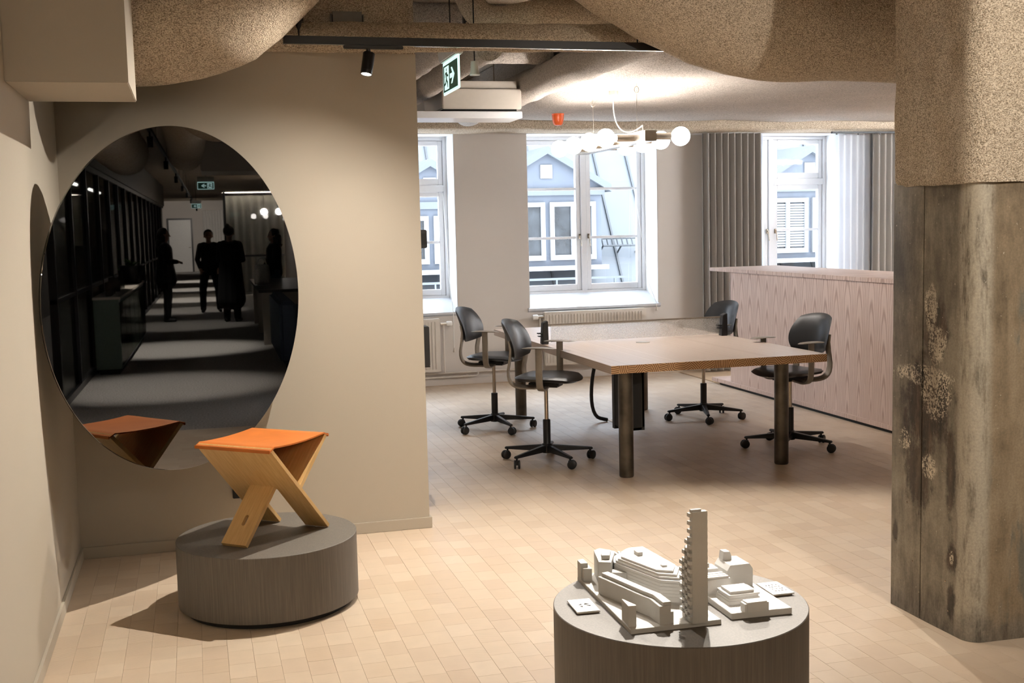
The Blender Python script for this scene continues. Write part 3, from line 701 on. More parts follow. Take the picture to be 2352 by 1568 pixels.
# exit signs (running man + arrow), local: sign lies in the y-z plane, seen from -x
def exit_sign(loc, rz, label, flip=1, s=1.0, group=None):
    e = thing('exit_sign', label, 'exit sign', loc, rz, group)
    hs = MB(); hs.prism([(-0.024, 0), (0.024, 0), (0.034, 0.05), (0.024, 0.085), (-0.024, 0.085), (-0.034, 0.05)], -0.20*s, 0.20*s, T(0, 0, 0.0) @ Matrix(((1, 0, 0, 0), (0, 0, 1, 0), (0, 1, 0, 0), (0, 0, 0, 1))))
    hs.build('housing', 'white_plastic', e, bevel=0.006)
    MB().tube([(0, 0, 0.08), (0, 0, 2.995-loc[2])], 0.004, 8).build('hanger', 'black_metal', e)
    p = MB().box(-0.005, 0.005, -0.2*s, 0.2*s, -0.185*s, 0.0).build('panel', 'sign_white', e, bevel=0.003)
    X = -0.0062
    def shape(nm, poly, mat, k):
        y = lambda a: flip*a*s
        pts = [(y(a), b*s) for a, b in poly]
        MB().prism(pts, 0, 0.0006, T(X-0.0007*k, 0, 0) @ Matrix(((0, 0, 1, 0), (1, 0, 0, 0), (0, 1, 0, 0), (0, 0, 0, 1)))).build(nm, mat, p)
    # a runs from the door (+) to the arrow tip (-)
    shape('green_field', [(-0.185, -0.17), (0.185, -0.17), (0.185, -0.02), (-0.185, -0.02)], 'sign_green', 0)
    shape('doorway', [(0.035, -0.16), (0.155, -0.16), (0.155, -0.03), (0.035, -0.03)], 'sign_white', 1)
    shape('runner', [(0.088, -0.040), (0.104, -0.040), (0.104, -0.056), (0.088, -0.056)], 'sign_green', 2)
    shape('runner', [(0.120, -0.062), (0.085, -0.060), (0.075, -0.075), (0.050, -0.080), (0.050, -0.090), (0.080, -0.088), (0.090, -0.082), (0.084, -0.105), (0.062, -0.120), (0.058, -0.150), (0.072, -0.150), (0.078, -0.126), (0.100, -0.112), (0.118, -0.130), (0.155, -0.136), (0.155, -0.124), (0.124, -0.116), (0.108, -0.094), (0.110, -0.074), (0.122, -0.074), (0.134, -0.092), (0.142, -0.086), (0.130, -0.064)], 'sign_green', 2)
    shape('arrow', [(0.01, -0.082), (-0.055, -0.082), (-0.020, -0.050), (-0.050, -0.050), (-0.110, -0.095), (-0.050, -0.140), (-0.020, -0.140), (-0.055, -0.108), (0.01, -0.108)], 'sign_white', 1)
    return e
exit_sign((1.432, 6.40, 2.515), 0.0, 'lit green exit sign with running man and arrow hanging below the track', 1, 0.98)
sn = thing('ceiling_sensor', 'small grey cylindrical sensor beside the exit sign', 'sensor', (1.62, 6.62, 2.46))
MB().lathe([(0.022, 0.075), (0.024, 0.02), (0.030, 0.0)], 20).build('body', 'unit_beige', sn, smooth=40)
MB().tube([(0, 0, 0.07), (0, 0, 0.54)], 0.004, 6).build('rod', 'black_metal', sn)
MB().lathe([(0.030, 0.0), (0.030, -0.004), (0.012, -0.006)], 20).build('lens_ring', 'white_plastic', sn, smooth=40)
# ceiling unit (fan coil)
fc = thing('ceiling_unit', 'beige ceiling air unit with louvre slot above the partition edge', 'air unit', (1.88, 8.9, 2.38))
MB().box(-0.03, 0.585, -0.3, 0.4, 0.09, 0.24).build('casing', 'unit_beige', fc, bevel=0.006)
MB().box(-0.03, 0.555, -0.28, 0.38, 0.24, 0.30).build('cover', 'unit_beige', fc, bevel=0.004)
MB().box(-0.9, 0.583, -0.32, 0.05, 0.020, 0.07).build('flange', 'white_lacquer', fc, bevel=0.003)
MB().box(-0.02, 0.55, -0.28, 0.38, 0.07, 0.09).build('louvre_slot', 'black_matte', fc)
for xx in (0.0, 0.45): MB().tube([(xx, 0, 0.30), (xx, 0, 0.618)], 0.004, 6).build('threaded_rod', 'steel', fc)
oc = thing('detector_cap', 'bright orange cap over a detector on the pale ceiling', 'detector cap', (3.20, 10.0, 2.485))
MB().lathe([(0.030, -0.012), (0.042, 0.0), (0.050, 0.03), (0.054, 0.075), (0.054, 0.078)], 24).build('cup', 'orange_plastic', oc, smooth=40)
MB().lathe([(0.053, 0.078), (0.056, 0.082), (0.056, 0.09)], 24).build('rim', 'orange_plastic', oc, smooth=40)

# ================================================================== ROUND MIRROR, set across the corner
MA = math.radians(44.5)           # the mirror line runs at this angle to the x axis
mr = thing('round_mirror', 'large round black tinted mirror set diagonally across the corner', 'mirror', (-0.0404, 5.2966, 1.298), MA)
disc = Matrix(((1, 0, 0, 0), (0, 0, -1, 0), (0, 1, 0, 0), (0, 0, 0, 1)))
MB().lathe([(0.7509, -0.006), (0.7509, 0.0), (0.7490, 0.0015)], 160, disc).build('glass', 'black_mirror', mr, smooth=20)
MB().lathe([(0.745, -0.016), (0.749, -0.0062)], 120, disc).build('backing', 'black_matte', mr)
bk = MB()
for xx in (-0.32, 0.32):
    bk.tube([(xx, 0.014, -0.25), (xx, 0.30, -0.25)], 0.012, 8); bk.tube([(xx, 0.014, 0.25), (xx, 0.30, 0.25)], 0.012, 8)
bk.build('bracket', 'black_metal', mr)

# ================================================================== PLINTH WITH FOLDING STOOL
def plinth(loc, r, h, label):
    p = thing('display_plinth', label, 'plinth', loc)
    MB().lathe([(r-0.03, 0.0), (r-0.03, 0.028)], 72).build('recessed_base', 'black_matte', p, smooth=40)
    MB().lathe([(r, 0.026), (r, h-0.002), (r-0.002, h)], 128).build('drum', 'stained_oak', p, smooth=30)
    return p
PH1 = 0.296
plinth((0.249, 4.974, 0), 0.379, PH1, 'low dark stained round plinth carrying the folding stool')
sx = thing('folding_stool', 'cross-legged honey plywood stool with tan leather seat', 'stool', (0.249, 4.974, PH1), math.radians(49.4))
def plate(name, a, b, poly, holes, mat, parent, th=0.018, bev=0.0015):
    """flat board; poly is (along, across) measured from a to b in the x-z plane"""
    a = Vector((a[0], 0, a[1])); b = Vector((b[0], 0, b[1])); ex = (b-a).normalized(); ey = Vector((0, 1, 0)); ez = ex.cross(ey)
    Mx = Matrix(((ex.x, ey.x, ez.x, a.x), (ex.y, ey.y, ez.y, a.y), (ex.z, ey.z, ez.z, a.z), (0, 0, 0, 1)))
    return MB().prism(poly, -th/2, th/2, Mx, holes).build(name, mat, parent, bevel=bev if not holes else 0)
HW = 0.188
la = math.hypot(0.385, 0.405); c1 = la*0.505
plate('split_leg_panel', (-0.195, 0.412), (0.190, 0.006), [(0, -HW), (la, -HW), (la, -0.068), (c1, -0.068), (c1, 0.068), (la, 0.068), (la, HW), (0, HW)], [], 'honey_birch', sx)
lb = math.hypot(0.415, 0.405); c2 = lb*0.475; sl_ = 0.80*lb
oval = [(sl_+0.009*math.cos(t)+0.017*math.copysign(1, math.cos(t)), 0.009*math.sin(t)) for t in [2*PI*i/20 for i in range(20)]]
tg_ = plate('tongue_leg_panel', (0.195, 0.412), (-0.220, 0.006), [(0, -HW), (c2, -HW), (c2, -0.063), (lb, -0.063), (lb, 0.063), (c2, 0.063), (c2, HW), (0, HW)], [list(reversed(oval))], 'honey_birch', sx)
st_ = MB(); n = 14; vs = []; fs = []
for side in (0, 1):
    for i in range(n+1):
        for j in range(n+1):
            p = -1+2*i/n; q = -1+2*j/n
            z = 0.424-0.014*(1-p*p)*(1-0.25*q*q)-0.016*max(0, abs(p)-0.96)/0.04
            vs.append((p*0.206, q*(HW+0.004), z-side*0.006))
N1 = (n+1)**2
for i in range(n):
    for j in range(n):
        k = i*(n+1)+j; fs.append((k, k+n+1, k+n+2, k+1)); fs.append((N1+k, N1+k+1, N1+k+n+2, N1+k+n+1))
ring = [j for j in range(n+1)]+[i*(n+1)+n for i in range(1, n+1)]+[n*(n+1)+j for j in range(n-1, -1, -1)]+[i*(n+1) for i in range(n-1, 0, -1)]
for a, b in zip(ring, ring[1:]+ring[:1]): fs.append((a, b, N1+b, N1+a))
st_.add(vs, fs); st_.build('leather_seat', 'tan_leather', sx, smooth=50)
for s in (-1, 1):
    MB().box(s*0.2075-0.0035, s*0.2075+0.0035, -HW-0.004, HW+0.004, 0.398, 0.412).build('leather_hem', 'tan_leather', sx, bevel=0.002)
wb = thing('wall_outlet', 'small black outlet box low on the partition behind the stool', 'outlet', (0.170, 5.952, 0.278))
MB().box(-0.035, 0.035, -0.012, 0, -0.035, 0.035).build('plate', 'black_plastic', wb, bevel=0.003)
MB().lathe([(0.02, 0.0), (0.02, 0.002), (0.016, 0.002), (0.015, -0.004)], 18, T(0, -0.012, 0) @ RX(PI/2)).build('socket', 'black_matte', wb)

# ================================================================== PLINTH WITH ARCHITECTURAL MODELS
PH2 = 0.577
plinth((1.202, 2.779, 0), 0.335, PH2, 'tall dark stained round plinth in the foreground carrying white models')
gm = thing('city_model', 'grey architectural site model with a tall slab tower', 'model', (0, 0, PH2))
B = 0.012
MB().prism([(0.992, 2.592), (1.233, 2.588), (1.233, 2.86), (1.195, 3.10), (1.008, 3.05)], 0.0, B).build('base_board', 'model_grey', gm, bevel=0.0008)
def blk(parent, name, mat, poly, h, z0=B):
    return MB().prism(poly, z0, z0+h).build(name, mat, parent, bevel=0.0006)
def rect(x0, x1, y0, y1): return [(x0, y0), (x1, y0), (x1, y1), (x0, y1)]
blk(gm, 'corner_block', 'model_grey', [(1.010, 3.000), (1.032, 2.992), (1.036, 3.03), (1.012, 3.04)], 0.036)
blk(gm, 'corner_block', 'model_grey', [(1.006, 3.012), (1.026, 3.010), (1.028, 3.055), (1.008, 3.048)], 0.048)
o = blk(gm, 'flat_roof_block', 'model_grey', [(1.036, 2.945), (1.066, 2.930), (1.115, 3.03), (1.085, 3.075), (1.062, 3.06)], 0.068)
blk(o, 'penthouse', 'model_grey', [(1.052, 2.965), (1.072, 2.958), (1.094, 3.01), (1.072, 3.022)], 0.012, B+0.068)
blk(gm, 'low_block', 'model_grey', [(1.062, 2.915), (1.100, 2.90), (1.105, 2.925), (1.075, 2.945)], 0.044)
o = blk(gm, 'roofed_block', 'model_grey', rect(1.13, 1.165, 3.04, 3.085), 0.044)
for k in range(3): blk(o, 'roof_ridge', 'model_grey', rect(1.130+0.012*k, 1.137+0.012*k, 3.04, 3.085), 0.006, B+0.044)
# perimeter block with stepped roof, running along the near-left edge and bending to the front edge
def strip(pts, w):
    out = []; P = [Vector(p) for p in pts]; nn = []
    for i in range(len(P)):
        d = (P[min(i+1, len(P)-1)]-P[max(i-1, 0)]).normalized(); nn.append(Vector((-d.y, d.x)))
    return [tuple(p) for p in P]+[tuple(p+q*w) for p, q in reversed(list(zip(P, nn)))]
path = [(1.012, 2.885), (1.060, 2.700), (1.072, 2.665), (1.072, 2.600)]
o = blk(gm, 'perimeter_block', 'model_grey', strip(path, 0.030), 0.047)
blk(o, 'roof_step', 'model_grey', strip([(p[0]+0.010, p[1]+0.002) for p in path], 0.022), 0.009, B+0.047)
blk(o, 'end_step', 'model_grey', rect(1.094, 1.110, 2.602, 2.640), 0.030)
blk(gm, 'free_block', 'model_grey', [(0.994, 2.612), (1.014, 2.610), (1.016, 2.618), (1.003, 2.665), (0.999, 2.672)], 0.053)
# white flatiron building with floor bands
fl = thing('flatiron_model', 'white wedge-shaped building model with banded storeys among grey blocks', 'model', (0, 0, PH2+B))
W0 = [(1.104, 3.005), (1.085, 2.955), (1.142, 2.765), (1.190, 2.735), (1.225, 2.80), (1.205, 3.05), (1.150, 3.05)]
cc = Vector((1.155, 2.90))
def scaled(poly, s): return [tuple(cc+(Vector(p)-cc)*s) for p in poly]
body = blk(fl, 'body', 'model_white', scaled(W0, 0.975), 0.060, 0)
for z, h, s in ((0.012, 0.0022, 1.0), (0.021, 0.0022, 1.0), (0.030, 0.0022, 1.005), (0.039, 0.0025, 1.01), (0.048, 0.0025, 1.01), (0.056, 0.004, 1.03)):
    blk(fl, 'storey_band', 'model_white', scaled(W0, s), h, z)
for i, s in enumerate((0.95, 0.88, 0.78)): blk(fl, 'roof_tier', 'model_white', scaled(W0, s), 0.006, 0.060+0.006*i)
blk(fl, 'roof_house', 'model_white', rect(1.145, 1.160, 2.93, 2.96), 0.010, 0.078)
blk(fl, 'roof_house', 'model_white', rect(1.168, 1.182, 2.81, 2.825), 0.011, 0.072)
blk(fl, 'roof_house', 'model_white', rect(1.12, 1.14, 2.985, 3.0), 0.009, 0.066)
# tower with projecting cells
tb_ = MB().box(1.151, 1.192, 2.578, 2.594, B, B+0.283).box(1.151, 1.178, 2.583, 2.594, B+0.283, B+0.288)
for k_, zt in enumerate((0.205, 0.188, 0.150)): tb_.box(1.1512, 1.190, 2.594+0.0165*k_, 2.6105+0.0165*k_, B, B+zt)
tw = tb_.build('slab_tower', 'model_grey', gm, bevel=0.0004)
ce = MB()
for r_ in range(27):
    z = B+0.008+r_*0.0101
    for c_ in range(4 if r_ < 14 else 3 if r_ < 18 else 2 if r_ < 20 else 1):
        if (r_+c_) % 2 == 0:
            y0 = 2.580+c_*0.0165; ce.box(1.1445, 1.1515, y0, y0+0.0150, z, z+0.0094)
ce.build('projecting_cell', 'model_grey', tw)['kind'] = 'stuff'
ce = MB()
for r_ in range(30):
    z = B+0.012+r_*0.0092
    if r_ % 2 == 0: ce.box(1.1895, 1.1945, 2.583, 2.594 if r_ > 18 else 2.64, z, z+0.0078)
ce.build('projecting_cell', 'model_grey', tw)['kind'] = 'stuff'
# white site model
wm = thing('site_model', 'white site model with chapel-like gabled house on square board', 'model', (0, 0, PH2))
B2 = 0.016
MB().prism([(1.271, 2.609), (1.436, 2.600), (1.440, 2.890), (1.330, 2.905), (1.274, 2.905)], 0.0, B2).build('base_board', 'model_white', wm, bevel=0.001)
for i, (s, h) in enumerate(((0, 0.009), (0.002, 0.006), (0.004, 0.006), (0.002, 0.004), (0.010, 0.007))):
    z = B2+[0, 0.009, 0.015, 0.021, 0.025][i]
    blk(wm, 'stepped_block', 'model_white', rect(1.292+s, 1.385-s*1.6, 2.668+s, 2.745-s), h, z)
blk(wm, 'front_block', 'model_white', rect(1.305, 1.372, 2.602, 2.628), 0.022, B2)
blk(wm, 'front_block', 'model_white', rect(1.311, 1.366, 2.600, 2.6285), 0.026, B2)
blk(wm, 'hall_block', 'model_white', rect(1.275, 1.345, 2.765, 2.815), 0.040, B2)
for k in range(3): blk(wm, 'hall_roof', 'model_white', rect(1.279, 1.341, 2.768+0.016*k, 2.780+0.016*k), 0.005, B2+0.040)
blk(wm, 'rear_block', 'model_white', rect(1.275, 1.338, 2.825, 2.87), 0.050, B2)
blk(wm, 'rear_block', 'model_white', rect(1.275, 1.318, 2.84, 2.885), 0.061, B2)
ch_ = MB().prism([(1.352, B2), (1.428, B2), (1.428, B2+0.047), (1.418, B2+0.062), (1.362, B2+0.062), (1.352, B2+0.047)], -2.88, -2.80, Matrix(((1, 0, 0, 0), (0, 0, -1, 0), (0, 1, 0, 0), (0, 0, 0, 1)))).build('gabled_house', 'model_white', wm, bevel=0.0006)
MB().prism([(1.362, B2+0.058), (1.391, B2+0.058), (1.389, B2+0.072), (1.384, B2+0.085), (1.366, B2+0.086)], -2.876, -2.850, Matrix(((1, 0, 0, 0), (0, 0, -1, 0), (0, 1, 0, 0), (0, 0, 0, 1)))).build('bell_turret', 'model_white', ch_, bevel=0.0006)
# two small cards
cd = thing('title_card', 'small white card with four dark triangles beside the grey model', 'card', (0.947, 2.820, PH2), math.radians(-3))
MB().box(-0.031, 0.031, -0.051, 0.051, 0.003, 0.0075).build('card_face', 'card_white', cd, bevel=0.0006)
MB().box(-0.026, 0.026, -0.046, 0.046, 0, 0.003).build('spacer', 'card_edge', cd)
for tri in ([(0.002, 0.002), (0.018, 0.004), (0.008, 0.016)], [(-0.002, 0.004), (-0.014, 0.002), (-0.004, 0.013)], [(0.003, -0.003), (0.019, -0.004), (0.016, -0.013)], [(-0.003, -0.004), (-0.006, -0.017), (-0.012, -0.006)]):
    MB().prism(tri, 0.0075, 0.0078).build('triangle_mark', 'print_black', cd)
cd = thing('title_card', 'small white card with black angular lettering beside the white model', 'card', (1.4865, 2.784, PH2), math.radians(-2))
MB().box(-0.031, 0.031, -0.052, 0.052, 0.004, 0.0075).build('card_face', 'card_white', cd, bevel=0.0006)
MB().box(-0.026, 0.026, -0.046, 0.046, 0, 0.004).build('spacer', 'card_edge', cd)
rnd = random.Random(4)
strokes = []
for row in range(4):
    for k in range(4):
        x = -0.016+0.0095*k+0.002*row; y = 0.028-0.0165*row
        for q in range(2):
            a = rnd.choice((0, 1, 2)); dx = rnd.uniform(-0.002, 0.002)
            if a == 0: strokes.append((x+dx, x+dx+0.0016, y-0.009, y))
            elif a == 1: strokes.append((x-0.003, x+0.003, y-0.004*q-0.002, y-0.004*q))
            else: strokes.append((x+dx, x+dx+0.003, y-0.005, y-0.0025))
lt = MB()
for a, b, c, d in strokes: lt.box(a, b, c, d, 0.0075, 0.0078)
lt.build('lettering', 'print_black', cd)

# ================================================================== MEETING TABLE
TX0, TX1, TY0, TY1, TZ = 2.402, 3.862, 6.545, 9.375, 0.73
tb = thing('meeting_table', 'long solid timber table on round raw steel legs', 'table', (0, 0, 0))
ns = 28; sw = (TX1-TX0)/ns
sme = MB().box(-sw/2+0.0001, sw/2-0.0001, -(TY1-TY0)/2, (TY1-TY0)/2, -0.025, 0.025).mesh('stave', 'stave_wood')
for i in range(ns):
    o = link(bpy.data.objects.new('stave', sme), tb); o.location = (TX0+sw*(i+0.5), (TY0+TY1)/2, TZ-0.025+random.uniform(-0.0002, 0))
for lx in (2.566, 3.645):
    for ly in (6.74, 9.17):
        l = MB().lathe([(0.043, 0.0), (0.043, 0.004), (0.046, 0.006), (0.046, TZ-0.05)], 36, T(lx, ly, 0)).build('leg', 'raw_steel', tb, smooth=30)
MB().box(2.62, 3.60, 6.90, 6.94, TZ-0.09, TZ-0.05).box(2.62, 3.60, 8.95, 8.99, TZ-0.09, TZ-0.05).build('under_rail', 'black_metal', tb)
MB().lathe([(0.05, 0), (0.05, 0.003), (0.0, 0.0035)], 28, T(3.10, 7.78, TZ)).build('cable_port', 'nickel', tb, smooth=30)
# desk divider across the middle
dv = thing('desk_divider', 'low pale mesh screen with black end posts across the table', 'divider', (0, 7.98, TZ))
MB().box(2.47, 3.80, -0.004, 0.004, 0.012, 0.135).build('screen', 'mesh_screen', dv)
MB().box(2.45, 3.82, -0.007, 0.007, 0.135, 0.145).build('top_rail', 'bent_frame', dv, bevel=0.002)
for xx, yy in ((2.425, 0.02), (3.82, -0.02)):
    p = MB().prism([(-0.025, 0), (0.025, 0), (0.022, 0.17), (-0.014, 0.155)], -0.03, 0.03, T(xx, yy, 0) @ RX(PI/2)).build('end_post', 'black_plastic', dv, bevel=0.004)
    MB().box(xx-0.05, xx-0.02, yy-0.02, yy+0.02, 0.075, 0.083).box(xx-0.045, xx-0.02, yy-0.02, yy+0.02, 0.055, 0.062).build('clamp', 'black_plastic', p)
# black hanging computer sleeve and cable
pc = thing('computer_holder', 'black fabric computer sleeve hanging behind the front-left table leg', 'computer holder', (2.655, 6.93, TZ-0.05))
MB().box(-0.078, 0.078, -0.10, 0.10, -0.41, -0.02).build('sleeve', 'black_matte', pc, bevel=0.02, seg=3)
for yy in (-0.06, 0.06): MB().box(-0.080, 0.080, yy-0.02, yy+0.02, -0.413, 0.0).build('strap', 'black_plastic', pc)
cb = MB().tube(bez((3.13, 8.70, 0.68), (3.02, 8.72, 0.45), (2.98, 8.72, 0.06), (3.10, 8.72, 0.03), 14)+[(3.16, 8.72, 0.014)], 0.015, 10).build('cable_spine', 'black_plastic', None, smooth=60)
tag(cb, 'black cable spine dropping from the table to the floor', 'cable')
fo = thing('floor_outlet', 'flat steel outlet plate on the floor under the table', 'outlet', (3.24, 8.72, 0.0))
MB().box(-0.06, 0.06, -0.06, 0.06, 0.0, 0.005).build('plate', 'steel', fo, bevel=0.002)
MB().box(-0.03, 0.03, -0.03, 0.03, 0.005, 0.007).build('lid', 'nickel', fo)

# ================================================================== TASK CHAIRS
def make_chair(dz=0.0):
    c = thing('task_chair', '', 'chair', (0, 0, 0), 0, 'swivel chairs around the meeting table')
    SZ = 0.575+dz
    def seat(a, b, t):
        x = 0.02+0.225*a; y = 0.225*b*(1-0.10*max(0, -a)); z = SZ+t*(0.026 if t < 0 else 0.020)-0.018*max(0, a)**3+0.010*b*b
        return (x, y, z)
    MB().pad(seat, 14, 0.72, 0.45).build('seat', 'black_leather', c, smooth=60)
    MB().box(-0.10, 0.11, -0.08, 0.08, SZ-0.062, SZ-0.022).build('seat_mechanism', 'black_plastic', c, bevel=0.012)
    def back(a, b, t):
        v = (b+1)/2; y = 0.205*a*(1-0.10*v)
        x = -0.215-0.055*v*v-0.02*v+0.085*a*a*(1-0.35*v)+t*0.015
        return (x, y, SZ+0.115+0.275*v)
    MB().pad(back, 14, 0.62, 0.45).build('backrest', 'black_leather', c, smooth=60)
    for s in (-1, 1):
        pts = [(0.0, s*0.05, SZ-0.055), (-0.06, s*0.09, SZ-0.058)]+bez((-0.08, s*0.10, SZ-0.056), (-0.185, s*0.15, SZ-0.058), (-0.212, s*0.165, SZ-0.03), (-0.206, s*0.170, SZ+0.06), 8)+[(-0.190, s*0.172, SZ+0.14), (-0.186, s*0.168, SZ+0.20), (-0.200, s*0.160, SZ+0.25)]
        u_ = MB().tube(pts, 0.02, 12, flat=(0.027, 0.008), up=(0, s*0.4, 1)).build('back_upright', 'bent_frame', c, smooth=50)
        for zz in (0.135, 0.155): MB().lathe([(0.005, 0), (0.004, 0.003)], 8, T(-0.1985, s*0.171, SZ+zz) @ RY(-PI/2)).build('screw', 'black_metal', u_)
        pts = [(0.02, s*0.05, SZ-0.055), (0.03, s*0.14, SZ-0.062)]+bez((0.03, s*0.16, SZ-0.064), (0.03, s*0.233, SZ-0.068), (0.03, s*0.241, SZ-0.03), (0.03, s*0.243, SZ+0.04), 8)+[(0.03, s*0.243, SZ+0.215)]
        a_ = MB().tube(pts, 0.02, 12, flat=(0.023, 0.008), up=(0, 0, 1)).build('arm_post', 'bent_frame', c, smooth=50)
        def armpad(a, b, t, s=s): return (0.03+0.115*a, s*0.243+0.040*b, SZ+0.220+0.0055*t-0.004*a*a)
        MB().pad(armpad, 8, 0.9, 0.6).build('arm_pad', 'bent_frame', a_, smooth=60)
    MB().tube([(0, 0, 0.22), (0, 0, SZ-0.055)], 0.0135, 16).build('gas_piston', 'steel', c, smooth=40)
    MB().lathe([(0.030, 0.075), (0.030, 0.11), (0.0255, 0.12), (0.0255, 0.285), (0.022, 0.288)], 24).build('gas_sleeve', 'black_metal', c, smooth=35)
    hub = MB().lathe([(0.034, 0.062), (0.040, 0.075), (0.038, 0.115), (0.030, 0.125)], 24).build('hub', 'black_metal', c, smooth=35)
    return c
def add_base(c, phi):
    for k in range(5):
        a = phi+2*PI*k/5-c.rotation_euler.z; Mx = RZ(a)
        l = MB(); l.add([(0.02, -0.022, 0.072), (0.02, 0.022, 0.072), (0.02, 0.018, 0.118), (0.02, -0.018, 0.118), (0.315, -0.014, 0.068), (0.315, 0.014, 0.068), (0.315, 0.011, 0.083), (0.315, -0.011, 0.083)],
                        [(0, 1, 2, 3), (7, 6, 5, 4), (0, 4, 5, 1), (1, 5, 6, 2), (2, 6, 7, 3), (3, 7, 4, 0)], Mx)
        leg = l.build('base_leg', 'black_metal', c, bevel=0.004)
        sw_ = random.uniform(-0.6, 0.6)+0.5
        Mc = Mx @ T(0.298, 0, 0) @ RZ(sw_)
        w = MB()
        for yy in (-0.021, 0.006): w.lathe([(0.012, 0), (0.026, 0.001), (0.0295, 0.004), (0.0295, 0.011), (0.026, 0.014), (0.012, 0.015)], 22, Mc @ T(0.012, yy+0.015, 0.0297) @ RX(PI/2))
        w.tube([(0.0, 0, 0.028), (0.0, 0, 0.072)], 0.007, 8, Mc); w.tube([(0.012, -0.02, 0.0297), (0.012, 0.02, 0.0297)], 0.006, 8, Mc)
        w.box(-0.012, 0.022, -0.006, 0.006, 0.028, 0.055, Mc)
        w.build('caster', 'black_plastic', leg, smooth=40)
CH = [((2.240, 7.377), -34, -5, 0.0, 'black leather swivel chair nearest the camera on the left of the table'),
      ((2.230, 8.740), -36, -9, 0.0, 'black leather swivel chair farther back on the left, near the radiator'),
      ((3.93, 8.556), 194, -36, -0.02, 'black leather swivel chair half hidden by the divider on the right'),
      ((3.955, 7.190), 193, 15, -0.035, 'black leather swivel chair between right table leg and wood counter')]
for (cx, cy), rz, ph, dz, lab in CH:
    c = make_chair(dz); c['label'] = lab; c.location = (cx, cy, 0); c.rotation_euler = (0, 0, math.radians(rz)); add_base(c, math.radians(ph))

# ================================================================== GLOBE PENDANT
pl = thing('globe_pendant', 'brushed metal bar pendant with eight glowing globe bulbs', 'pendant lamp', (2.985, 0, 2.165))
MB().box(-0.042, 0.042, 7.30, 8.74, -0.035, 0.035).build('bar', 'nickel', pl, bevel=0.002)
MB().box(-0.042, 0.042, 7.32, 8.72, 0.035, 0.037).build('cover_plate', 'nickel', pl)
for k in range(4):
    for s, y0 in ((-1, 7.52), (1, 7.36)):
        yy = y0+0.345*k; xx = s*0.24
        sk = MB().tube([(s*0.042, yy, 0.0), (s*0.165, yy, 0.0)], 0.024, 20).build('socket_arm', 'nickel', pl, smooth=40)
        MB().ball((xx, yy, 0.0), 0.064, 32).build('globe', 'globe_glow', sk, smooth=60)
for yy, zr in ((7.55, 0.33), (8.45, 0.33)):
    w = MB().tube([(0.0, yy, 0.037), (0.0, yy, 0.375)], 0.0018, 6).build('suspension_wire', 'nickel', pl)
    rg = [(0.0+0.016*math.cos(t), yy, zr+0.022*math.sin(t)) for t in [2*PI*i/24 for i in range(25)]]
    MB().tube(rg, 0.003, 6).build('wire_coil', 'nickel', w)
cpts = bez((0.0, 8.0, 0.365), (-0.03, 8.0, 0.05), (0.02, 7.75, 0.02), (0.0, 7.45, 0.08), 14)+[(0.0, 7.44, 0.036)]
MB().tube(cpts, 0.0045, 8).build('flex_cord', 'white_plastic', pl, smooth=60)
MB().lathe([(0.035, 0.0), (0.035, -0.03), (0.02, -0.045)], 18, T(0.0, 8.0, 0.375)).build('ceiling_rose', 'unit_beige', pl, smooth=40)

# ================================================================== WOOD COUNTER
ct = thing('reception_counter', 'long veneered wood counter standing beside the column', 'counter', (0, 0, 0))
MB().box(4.90, 4.925, 6.60, 10.05, 0.06, 1.105).build('front_panel', 'veneer', ct)
MB().box(4.925, 5.55, 6.60, 6.625, 0.06, 1.105).build('end_panel', 'veneer', ct)
MB().box(4.885, 5.60, 6.56, 7.70, 1.105, 1.138).build('top_board', 'veneer', ct, bevel=0.002)
MB().box(4.885, 5.60, 7.704, 10.48, 1.105, 1.138).build('top_board', 'veneer', ct, bevel=0.002)
MB().box(4.905, 5.62, 6.62, 10.30, 0.0, 0.025).build('recessed_plinth', 'black_matte', ct)
MB().box(4.885, 5.62, 6.58, 10.44, 0.025, 0.06).build('bottom_board', 'veneer', ct, bevel=0.002)
MB().box(4.93, 5.60, 10.05, 10.48, 0.70, 0.73).build('side_shelf', 'veneer', ct, bevel=0.002)
for xx in (4.935, 5.55): MB().box(xx, xx+0.03, 10.06, 10.09, 0.06, 1.105).build('post', 'black_metal', ct)
mo = thing('monitor', 'slim silver monitor edge on the counter beside the column', 'monitor', (5.10, 7.47, 1.138))
MB().box(-0.09, 0.09, -0.06, 0.06, 0, 0.008).build('foot', 'steel', mo, bevel=0.003)
MB().box(-0.012, 0.012, -0.02, 0.02, 0.008, 0.12).build('neck', 'steel', mo)
MB().box(-0.10, 0.14, -0.012, 0.012, 0.045, 0.25).build('screen', 'white_plastic', mo, bevel=0.004)
MB().box(-0.095, 0.135, -0.0135, -0.012, 0.055, 0.245).build('display', 'black_plastic', mo)

# ================================================================== RADIATORS AND PIPES
def radiator(x0, x1, z0, z1, label):
    r = thing('radiator', label, 'radiator', (0, 0, 0)); y0, y1 = 11.315, 11.375
    b = MB().box(x0, x1, y0, y1, z0, z1).build('panel', 'radiator_white', r, bevel=0.006)
    rb = MB(); n_ = int((x1-x0-0.03)/0.0335)
    for i in range(n_): xx = x0+0.02+0.0335*i; rb.box(xx, xx+0.023, y0-0.008, y0, z0+0.03, z1-0.03)
    rb.build('ribbing', 'radiator_white', b, bevel=0.003)
    for xx in (x0+0.12, x1-0.12): MB().box(xx, xx+0.03, y1, FARY, z0+0.2, z1-0.1).build('wall_bracket', 'radiator_white', r)
    return r
radiator(1.20, 2.345, 0.15, 0.685, 'white ribbed radiator behind the partition, below the hidden window')
radiator(3.435, 4.55, 0.15, 0.705, 'white ribbed radiator below the middle window, behind the table')
